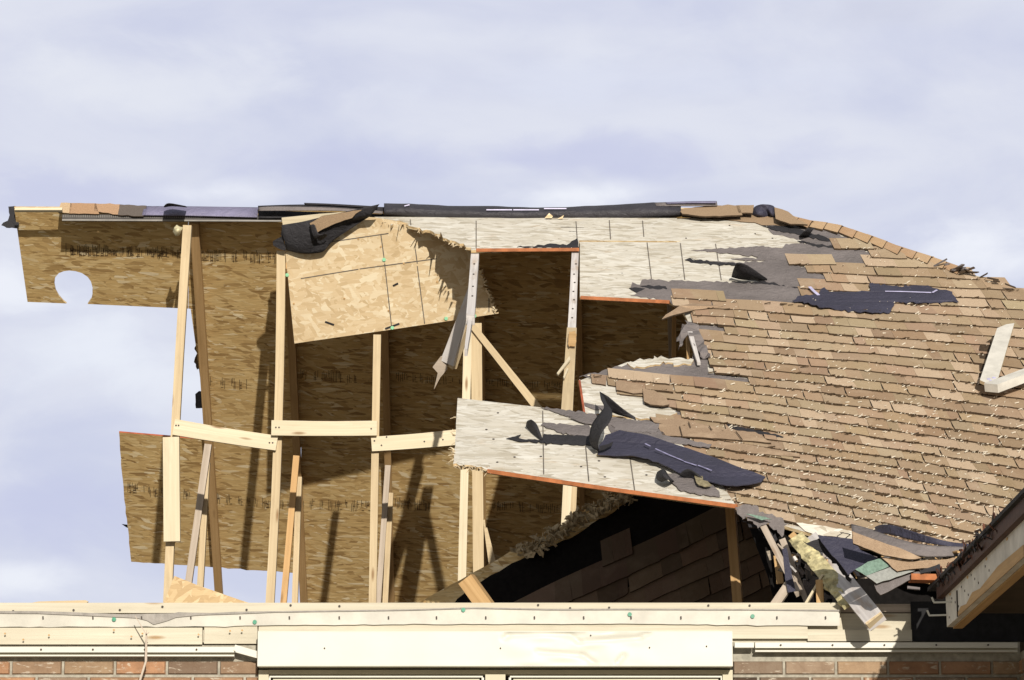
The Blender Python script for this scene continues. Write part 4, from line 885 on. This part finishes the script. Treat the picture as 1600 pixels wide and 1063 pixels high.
strip_line('lilac_streak', [(1008, 693, 1016, 697), (1024, 701, 1044, 710), (1045, 710.5, 1068, 720), (1069, 721, 1088, 727), (1091, 727, 1112, 735)], FR, 2.0, plain('lilac_scuff', (.27, .26, .42), .4, .4, 40), rib, .078)
lf('arched_flap', [[(936, 706, .03), (926, 700, .03)], [(934, 694, .12), (921, 686, .10)], [(940, 676, .20), (925, 664, .16)], [(952, 660, .24), (936, 648, .20)], [(957, 645, .22), (944, 636, .20)], [(948, 630, .17), (939, 624, .16)], [(944, 621, .14), (937, 612, .13)]], BLACK, rib)
lf('arched_flap', [[(938, 613, .14), (944, 634, .06)], [(950, 620, .15), (952, 642, .06)], [(962, 630, .13), (966, 648, .04)], [(975, 640, .08), (980, 652, .03)], [(992, 652, .03), (994, 657, .02)]], BLACK, rib)
lf('under_edge', [[(932, 712, .03), (980, 713, .03), (1010, 716, .03), (1040, 728, .03), (1080, 745, .03)], [(934, 707, .03), (980, 707, .03), (1012, 710, .03), (1044, 722, .03), (1084, 740, .03)]], plain('ribbon_backing', (.38, .30, .18), .9, .4, 30), rib)
o = lf('felt_flap', [[(822, 666, .03), (824, 658, .09), (830, 656, .12)], [(830, 676, .03), (834, 668, .08), (839, 664, .10)], [(846, 689, .03), (846, 688, .035), (848, 687, .04)]], BLACK, None); tag(o, 'small black flap curling up on the jutting white panel', 'felt flap')
scrap([(791, 685), (805, 682), (814, 679), (806, 685), (846, 688), (850, 678), (925, 682), (926, 695), (905, 695), (850, 691), (805, 688)], 'dark felt strip lying low across the middle of the white panel', BLACK, .034, 11)
scrap([(845, 664), (850, 660), (885, 663), (920, 664), (925, 682), (880, 678), (862, 670)], 'grey felt strip with a folded knob on the white panel', FELT, .034, 12)
scrap([(845, 636), (880, 640), (930, 647), (985, 655), (1030, 662), (1025, 676), (960, 672), (955, 664), (905, 655), (880, 648)], 'grey felt strip along the top edge of the white panel', FELT, .034, 13)
scrap([(888, 652), (900, 651), (925, 656), (940, 665), (910, 660)], 'small grey tongue under the top felt strip', FELT, .040, 14, .4)
scrap([(913, 629), (930, 633), (956, 636), (958, 641), (930, 640), (914, 634)], 'short grey sliver on the small whitened piece', FELT, .018, 15, .4)
scrap([(950, 664), (1015, 658), (1040, 680), (1100, 692), (1112, 694), (1108, 700), (1040, 690), (990, 680), (955, 676)], 'grey felt patch beneath the lowest torn shingles', FELT, .030, 16)
kn = lf('felt_curl', [[(1027, 738, .04), (1026, 748, .06), (1034, 753, .04)], [(1034, 734, .10), (1038, 742, .12), (1044, 750, .10)], [(1040, 736, .05), (1046, 746, .06), (1054, 753, .03)]], BLACK, None); tag(kn, 'rolled black felt end at the lower edge of the white panel', 'felt curl')
scrap([(1040, 739), (1085, 741), (1112, 755), (1124, 768), (1125, 776), (1090, 772), (1060, 764), (1048, 752)], 'grey felt sheet hanging off the lower edge beside the rolled end', FELT, .036, 18)
lf('shadow_flap', [[(1060, 742, .06), (1075, 733, .10), (1092, 742, .07)], [(1072, 748, .03), (1090, 748, .04), (1110, 760, .03)]], BLACK, rib)
scrap([(1085, 744), (1098, 744), (1106, 752), (1112, 758), (1100, 760), (1088, 754)], 'crumbled brown shingle scrap under the ribbon', plain('crumb', (.22, .19, .12), .95, .5, 50), .06, 19, 1.2, 4)
# torn shingle tongue edges
tg = 'torn brown shingles along the opening'
def tab(pts, label, h=.02, seed=1, mt=None, hf=None):
    o = sheet('torn_shingle', rag(pts, .22, 9, seed, True), FR, .009, (mt or stm2, BUTT, BUTT), None, h, hf=hf); return tag(o, label, 'torn shingle', tg)
s2n = NB('tab_tint', .95); f_, _ = s2n.noise(s2n.obj(), 220, 3, .7); f2_, _ = s2n.noise(s2n.obj(), 12, 4); stm2 = s2n.col(s2n.mix(s2n.rng(f2_, .5, .7, 0, .6), s2n.mix(s2n.rng(f_, .35, .7), (.37, .265, .18), (.20, .14, .095)), (.44, .33, .23)))
tab([(1034, 499), (1040, 492), (1062, 478), (1085, 474), (1130, 479), (1086, 484), (1066, 489), (1050, 493)], 'curled shingle strip pointing left into the opening', .02, 1, hf=lambda x, y: .0012 * max(0, 1085 - x))
tab([(962, 595), (1003, 601), (1004, 614), (990, 615), (963, 609)], 'hanging square shingle tab on the small whitened piece', .03, 2)
tab([(1004, 607), (1022, 610), (1040, 620), (1046, 632), (1036, 634), (1016, 632), (1006, 627)], 'crumpled shingle lump at the end of the torn row', .04, 3)
tab([(1015, 651), (1076, 658), (1136, 671), (1138, 674), (1060, 668), (1022, 660)], 'long torn shingle above the felt patch', .026, 4)
tab([(1026, 662), (1112, 670), (1122, 685), (1035, 680)], 'trapezoid shingle lying loose beneath the torn row', .03, 5)
tab([(1112, 671), (1180, 675), (1205, 692), (1122, 685)], 'loose shingle right of the trapezoid one', .028, 6)
strip_line('tab_joint', [(1076, 659, 1079, 668), (1108, 665, 1112, 672), (1062, 666, 1066, 681), (1150, 674, 1160, 687)], FR, 1.2, BUTT, bpy.data.objects['torn_shingle.004'], .040)
tab([(1115, 698), (1120, 690), (1160, 693), (1248, 709), (1250, 714), (1170, 708)], 'slipped long shingle over the lower courses', .026, 7)
scrap([(1135, 663), (1140, 663), (1165, 669), (1195, 675), (1225, 683), (1222, 685), (1190, 679), (1160, 673), (1142, 670)], 'black gap of lifted felt between two torn courses', BLACK, .017, 22)
o = sheet('torn_felt_edge', rag([(1066, 506), (1078, 503), (1092, 508), (1095, 525), (1104, 540), (1110, 556), (1098, 560), (1090, 548), (1082, 535), (1077, 520), (1070, 528), (1060, 547), (1064, 528), (1057, 533), (1064, 515)], 1.1, 4, 8, True), FR, .005, [FELT] * 3, None, .03, hf=lambda x, y: .02 * math.sin(y * .4)); tag(o, 'ragged grey felt hanging down the right side of the opening', 'felt scrap')
lt = boxes('broken_lath', [(at(FR, 1078, 518, .04), at(FR, 1092, 566, .04), .03, .02, (0, -1, .3), 0, .02), (at(FR, 1074, 516, -.05), at(FR, 1076, 562, -.05), .02, .03, (0, -1, .3), 1)], [LUMBER_OLD, LUMBER_TAN], None); tag(lt, 'broken whitish lath hanging inside the torn felt edge', 'lath')
wr_ = sheet('osb_shard', rag([(980, 567), (990, 568), (1012, 565), (1022, 560), (1022, 556), (1050, 560), (1084, 562), (1080, 569), (1040, 568), (1010, 573), (985, 572)], 1.6, 5, 6, True), FR, .016, (OSB_WHITE, OSB_EDGE, OSB_IN), None, .012); tag(wr_, 'ragged white panel shard at the foot of the dark opening', 'panel shard')
# V of white boards
vb1 = sheet('white_board', [(1558, 513), (1572, 507), (1585, 505), (1560, 590), (1544, 600), (1531, 594)], FR, .02, (WHITE_B, LUMBER, LUMBER), None, .10); tag(vb1, 'upright white broken board lying on the shingles at the right edge', 'white board')
vb2 = boxes('white_board', [(at(FR, 1548, 600, .12), at(FR, 1690, 547, .12), .10, .05, (0, -.3, 1), 0)], [WHITE_B], None); tag(vb2, 'level white broken board running out of the frame at right', 'white board')
vf = sheet('shingle_gap', rag([(1531, 540), (1548, 530), (1556, 560), (1540, 590), (1530, 590)], 1, 6, 3, True), FR, .003, BUTT, roof, .019)
dots('paint_mark', [(1545, 592), (1549, 595), (1553, 590)], FR, .012, LILAC, vb1, .103)

# ================================================================= DEBRIS at the broken eave
def dsheet(name, pts, label, mats, h=0., th=.008, cat='debris', pl=DB, seed=1, amp=.5, step=8, hf=None, group=None):
    o = sheet(name, rag(pts, amp, step, seed, True), pl, th, mats, None, h, hf=hf); return tag(o, label, cat, group)
DV = W(.0); DV2 = W(-.25); DV3 = W(.5)
beam = empty('eave_beam', tuple(at(W(-.1), 1372, 965)), 'weathered white beam end dropping over the plate with yellow foam along it', 'beam')
bar('beam', at(DV3, 1262, 840), at(W(-.35), 1363, 964), 31 / 300, .06, LUMBER_OLD, beam, (-.4, -1, .35), 30 / 300)
bar('end_grain', at(W(-.345), 1363.2, 964.3), at(W(-.355), 1366, 967.5), 28 / 300, .06, LUMBER, beam, (-.4, -1, .35))
rs = random.Random(4); V = []; F = []; nseg = 34
for i in range(nseg + 1):
    t = i / nseg; x = 1236 + 84 * t; y = 836 + 104 * t
    for j in range(7):
        q = j / 6; px = x - 4 + 26 * q - 5 * (1 - t) * q + (3.5 * noise.noise(Vector((i * .5, 0, 3))) if j == 0 else 0); py = y + 9 - 14 * q
        p = at(W(.45 - .55 * t), px, py); p += Vector((0, -1, 0)) * (.018 * math.sin(q * math.pi) + .030 * noise.noise(Vector((px * .10, py * .10, 2))) + .008 * noise.noise(Vector((px * .5, py * .5, 5)))); V.append(p)
for i in range(nseg):
    for j in range(6): k = i * 7 + j; F.append((k, k + 7, k + 8, k + 1))
fo = mesh('foam', V, F, [INSUL], parent=beam); m_ = fo.modifiers.new('thick', 'SOLIDIFY'); m_.thickness = .02
def stick(a, b, ya, yb, wpx, mat, label, name='broken_stick', th=.03, cat='broken stick', n=(-.2, -1, .1), w2=None):
    o = bar(name, at(W(ya), *a), at(W(yb), *b), wpx / 300, th, mat, None, n, (w2 or wpx) / 300); return tag(o, label, cat, 'splintered sticks under the broken eave')
stick((1190, 817), (1246, 925), .75, .3, 10, LUMBER_GREY, 'long grey stick leaning right beneath the shingle edge')
stick((1222, 842), (1262, 945), .7, .35, 10, LUMBER_GREY, 'grey stick crossing behind the dark felt strip', w2=8)
stick((1214, 868), (1219, 912), .8, .8, 11, LUMBER_TAN, 'short tan stub hanging in the shade')
stick((1208, 948), (1233, 912), .3, .3, 14, LUMBER_GREY, 'wide grey stub rising from the plate beside the sticks')
stick((1252, 955), (1285, 898), .15, .1, 4, LUMBER_PALE, 'thin pale splinter leaning against the foam', w2=3)
stick((1236, 834), (1306, 905), .5, .2, 11, LUMBER_TAN, 'tan stick just left of the foam-lined beam')
o = stick((1280, 906), (1282, 960), .1, .1, 11, LUMBER_TAN, 'tan stub under the foam at the plate')
dsheet('felt_strip', [(1222, 858), (1229, 856), (1236, 890), (1243, 924), (1231, 926), (1226, 895)], 'dark blue felt strip hanging between the grey sticks', [BLUE] * 3, 0, .004, 'felt strip', W(.28))
dsheet('label_scrap', [(1256, 905), (1268, 912), (1274, 945), (1262, 950), (1254, 925)], 'dark grey felt piece behind the thin pale splinter', [FELT] * 3, 0, .004, 'felt scrap', W(.45))
dsheet('felt_rag', [(1148, 792), (1165, 788), (1183, 790), (1186, 800), (1210, 806), (1232, 818), (1226, 824), (1222, 840), (1214, 828), (1195, 820), (1184, 826), (1172, 814), (1160, 812)], 'ragged grey felt hanging at the right end of the orange-edged panel', [FELT] * 3, 0, .006, 'felt rag', W(.72), 3, 1.8, 4)
dsheet('felt_rag', [(1158, 812), (1172, 818), (1190, 826), (1205, 830), (1215, 843), (1208, 850), (1192, 834), (1184, 826), (1170, 824)], 'black felt rag tucked beneath the ragged grey felt', [BLACK] * 3, 0, .006, 'felt rag', W(.76), 4, 1.8, 4)
dsheet('green_shingle_chip', [(1165, 803), (1185, 806), (1206, 812), (1190, 813)], 'greenish shingle chip under the shingle edge', [TEALS] * 3, 0, .006, 'shingle chip', W(.68), 5)
dsheet('white_panel_shard', [(1244, 817), (1290, 822), (1331, 830), (1331, 843), (1300, 838), (1278, 838), (1258, 830)], 'white panel shard with brown edge under the lowest shingles', (OSB_WHITE, RED_ED, OSB_IN), 0, .02, 'panel shard', W(.55), 6)
dsheet('eave_felt', [(1278, 836), (1300, 839), (1331, 842), (1345, 860), (1372, 872), (1340, 888), (1325, 898), (1312, 880), (1300, 868), (1290, 855)], 'blue-grey felt sheet sagging under the shingle strip', [BLUE] * 3, 0, .006, 'felt sheet', mkplane(at(W(-.30), 1330, 865), (-.1, -1, .7)), 7, .8)
dsheet('eave_felt', [(1255, 846), (1285, 842), (1308, 852), (1318, 880), (1328, 896), (1330, 912), (1322, 905), (1310, 885), (1290, 868)], 'black shredded felt just above the weathered beam', [BLACK] * 3, 0, .006, 'felt sheet', W(-.2), 8, 1.4, 5)
dome = loft('eave_felt', [[(1363, 826, .0), (1378, 820, .06), (1400, 822, .08), (1440, 835, .08), (1490, 848, .05), (1540, 851, .0)], [(1365, 836, .0), (1385, 834, .03), (1410, 840, .04), (1450, 849, .04), (1495, 855, .03), (1540, 856, .0)]], DB, BLUE, None); tag(dome, 'blue-black felt arching over the debris under the roof edge', 'felt sheet')
gs = loft('grey_shingle_sheet', [[(1330, 820, .04), (1360, 828, .05), (1400, 842, .06), (1450, 853, .05), (1540, 856, .03)], [(1332, 838, .04), (1362, 842, .05), (1402, 858, .05), (1450, 870, .03), (1535, 866, .02)]], mkplane(at(W(-.2), 1400, 860), (0, -.75, 1)), FELT, None, th=.01); tag(gs, 'curved grey underside sheet stretching right below the shingles', 'felt sheet')
DG = 'stacked shingle strips hanging at the broken eave'
VD = mkplane(at(W(-.40), 1400, 870), (0, -1, .35))
dsheet('shingle_strip', [(1331, 830), (1333, 849), (1381, 868), (1420, 874), (1440, 872), (1410, 858), (1380, 848)], 'pale brown strip with a square left end, topmost of the eave stack', (stm2, BUTT, BUTT), .10, .012, 'shingle strip', VD, 1, .4, 9, None, DG)
dsheet('shingle_strip', [(1376, 870), (1395, 873), (1430, 877), (1480, 874), (1525, 868), (1530, 876), (1500, 888), (1440, 888), (1402, 893), (1388, 880)], 'long brown strip bending up at both ends in the eave stack', (stm2, BUTT, BUTT), .07, .012, 'shingle strip', VD, 2, .4, 9, None, DG)
dsheet('shingle_strip', [(1336, 890), (1356, 878), (1376, 872), (1392, 884), (1353, 900)], 'green shingle strip, leftmost of the eave stack', (TEALS, BUTT, BUTT), .05, .01, 'shingle strip', VD, 3, .4, 9, None, DG)
dsheet('shingle_strip', [(1353, 900), (1394, 885), (1402, 892), (1430, 892), (1400, 902), (1370, 912)], 'grey-green shingle strip below the green one', (plain('pale_slate', (.27, .28, .27), .9, .2, 60), BUTT, BUTT), .055, .01, 'shingle strip', VD, 4, .4, 9, None, DG)
dsheet('shingle_strip', [(1366, 914), (1400, 904), (1435, 892), (1440, 896), (1400, 918), (1376, 930), (1370, 924)], 'dark grey strip at the bottom of the eave stack', (FELT, BUTT, BUTT), .03, .01, 'shingle strip', VD, 5, .4, 9, None, DG)
ob = boxes('orange_edged_block', [(at(VD, 1424, 901, .06), at(VD, 1471, 902, .06), .030, .12, (0, -1, 0), 0)], [ORANGE], None); tag(ob, 'short orange-edged board end below the brown strips', 'board end')
dsheet('dark_fold', [(1436, 893), (1468, 881), (1480, 905), (1471, 908), (1462, 892), (1440, 896)], 'thin black folded flap framing the orange board end', [BLACK] * 3, .08, .004, 'felt scrap', VD, 6)
rs = random.Random(77); items = []
for i in range(150):
    t = rs.random(); px = 1200 + 305 * t + rs.gauss(0, 8); base = 850 + 50 * t if t < .55 else 872 + 22 * (t - .5)
    py = base + rs.gauss(0, 14) + (18 if t < .3 else 0); L_ = rs.uniform(8, 34) * (1 if rs.random() < .3 else .55); a = rs.gauss(.9, .45) if t < .45 else rs.gauss(.05, .35)
    y_ = (.5 - .9 * t) + rs.uniform(.03, .25); pl_ = W(y_)
    items.append((at(pl_, px, py), at(W(y_ - rs.uniform(-.08, .12)), px + L_ * math.cos(a), py + L_ * math.sin(a)), rs.uniform(.006, .03), rs.uniform(.003, .012), (rs.uniform(-.4, .4), -1, rs.uniform(0, .8)), rs.randint(0, 5), rs.uniform(.002, .02)))
rb_ = boxes('eave_rubble', items, [LUMBER_GREY, LUMBER_TAN, FELT, BLACK, plain('dusty_strip', (.34, .29, .23), .95, .4, 40), LUMBER_OLD]); tag(rb_, 'tangle of splinters and felt shreds packed under the broken eave', 'rubble', kind='stuff')
wire = boxes('bent_wire', [(at(W(.0), *a), at(W(.0), *b), .004, .004, (0, -1, 0), 0) for a, b in (((1313, 832), (1329, 835)), ((1329, 835), (1319, 843)), ((1319, 843), (1327, 853)), ((1318, 832), (1308, 838)), ((1308, 838), (1321, 851)), ((1319, 843), (1325, 838)))], [NAIL], None); tag(wire, 'thin black bent wire in front of the white panel shard', 'wire')
# dark box behind the debris: back of the eave cavity
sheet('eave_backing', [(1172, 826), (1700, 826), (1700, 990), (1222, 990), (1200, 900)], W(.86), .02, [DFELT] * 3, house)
lim = boxes('dead_twig', [(wp(228, 1033, -.16), wp(228.5, 992, -.16), .012, .008, (0, -1, 0), 0, .008), (wp(228.5, 992, -.16), wp(211, 962, -.16), .006, .005, (0, -1, 0), 0, .003), (wp(228.5, 993, -.16), wp(229, 985, -.16), .006, .005, (0, -1, 0), 0, .002), (wp(228, 992, -.16), wp(233, 988, -.16), .005, .005, (0, -1, 0), 0, .002), (wp(228, 1033, -.16), wp(215, 1075, -.16), .01, .008, (0, -1, 0), 0)], [LUMBER_GREY], None); tag(lim, 'thin forked twig standing in front of the left brick wall', 'twig')
sh = sheet('wood_chip', [(45, 943), (60, 940), (134, 938), (138, 940), (134, 943)], W(-.01), .02, LUMBER, None); tag(sh, 'thin wood sliver lying on the plate at the far left', 'wood chip')

# ================================================================= straw and grit on the shingles
rs = random.Random(31); V = []; F = []; fm = []
def speck(x, y, L_, wd, ang, mi):
    c_ = at(FR, x, y, .021); u, v = FR[2], FR[3]; a = (u * math.cos(ang) + v * math.sin(ang)); b = a.cross(FR[1]); m0 = len(V)
    a = a * L_ / 2 + FR[1] * rs.uniform(0, .006); b = b * wd / 2; up = FR[1] * .004
    V.extend([c_ - a - b, c_ + a - b, c_ + a + b, c_ - a + b]); V.extend([p + up for p in V[-4:]])
    F.extend([[m0 + 3, m0 + 2, m0 + 1, m0], [m0 + 4, m0 + 5, m0 + 6, m0 + 7]] + [[m0 + q, m0 + (q + 1) % 4, m0 + 4 + (q + 1) % 4, m0 + 4 + q] for q in range(4)]); fm.extend([mi] * 6)
cnt = 0
while cnt < 4000:
    k = rs.randint(1, 44); x = rs.uniform(910, 1660); edge_ = rs.random() < .72
    y = course_y(k + (rs.gauss(.06, .05) if edge_ else rs.random()), x)
    if not inside(SH_POLY, x, y): continue
    dens = .22 + .5 * min(1, max(0, (y - 560) / 200)) * min(1, max(.3, (x - 1000) / 350))
    if rs.random() > dens: continue
    big = rs.random() ** 3
    mi = 1 if (edge_ and rs.random() < .72) else 0
    speck(x, y, (.004 + .024 * big) * (1.8 if mi else 1), .0026 + .0042 * big, rs.uniform(-.6, .6) if mi == 0 else rs.uniform(-.2, .2), mi); cnt += 1
dbm = mesh('straw_debris', V, F, [STRAW, plain('dark_grit', (.07, .045, .025), .95, .5, 40)], fm); tag(dbm, 'straw and grit scattered along the brown shingle courses', 'debris', kind='stuff')
for n_ in ('fallen_roof_slab',): pass

# small scraps clinging to the left trusses
o = sheet('felt_scrap', rag([(305, 616), (311, 611), (322, 612), (323, 638), (306, 638)], .4, 5, 1, True), W(7.6), .006, [BLACK] * 3); tag(o, 'small black square of felt stuck behind the leftmost rafter', 'felt scrap')
o = sheet('felt_scrap', [(190, 819), (199, 820), (203, 826), (197, 824)], W(8.6), .006, [BLACK] * 3); tag(o, 'tiny black spike of felt on the left edge of the low sheet', 'felt scrap')
o = sheet('shingle_fringe', rag([(305, 512), (312, 508), (318, 540), (320, 574), (308, 578), (303, 566), (308, 552), (304, 546), (309, 530)], .9, 4, 2, True), W(7.2), .008, [BUTT] * 3); tag(o, 'dark frayed shingle fringe between the first upright and rafter', 'fringe')
o = loft('crumpled_tape', [[(270, 362, 0), (272, 355, .05), (276, 351, .02)], [(275, 369, .02), (278, 360, .08), (281, 354, .03)], [(281, 368, 0), (283, 361, .04), (286, 355, 0)]], W(5.3), plain('crumpled_tape_pale', (.58, .52, .34), .6, .4, 60), None, .003, 4, .03, 3); tag(o, 'crumpled pale tape at the top of the leftmost upright', 'tape')
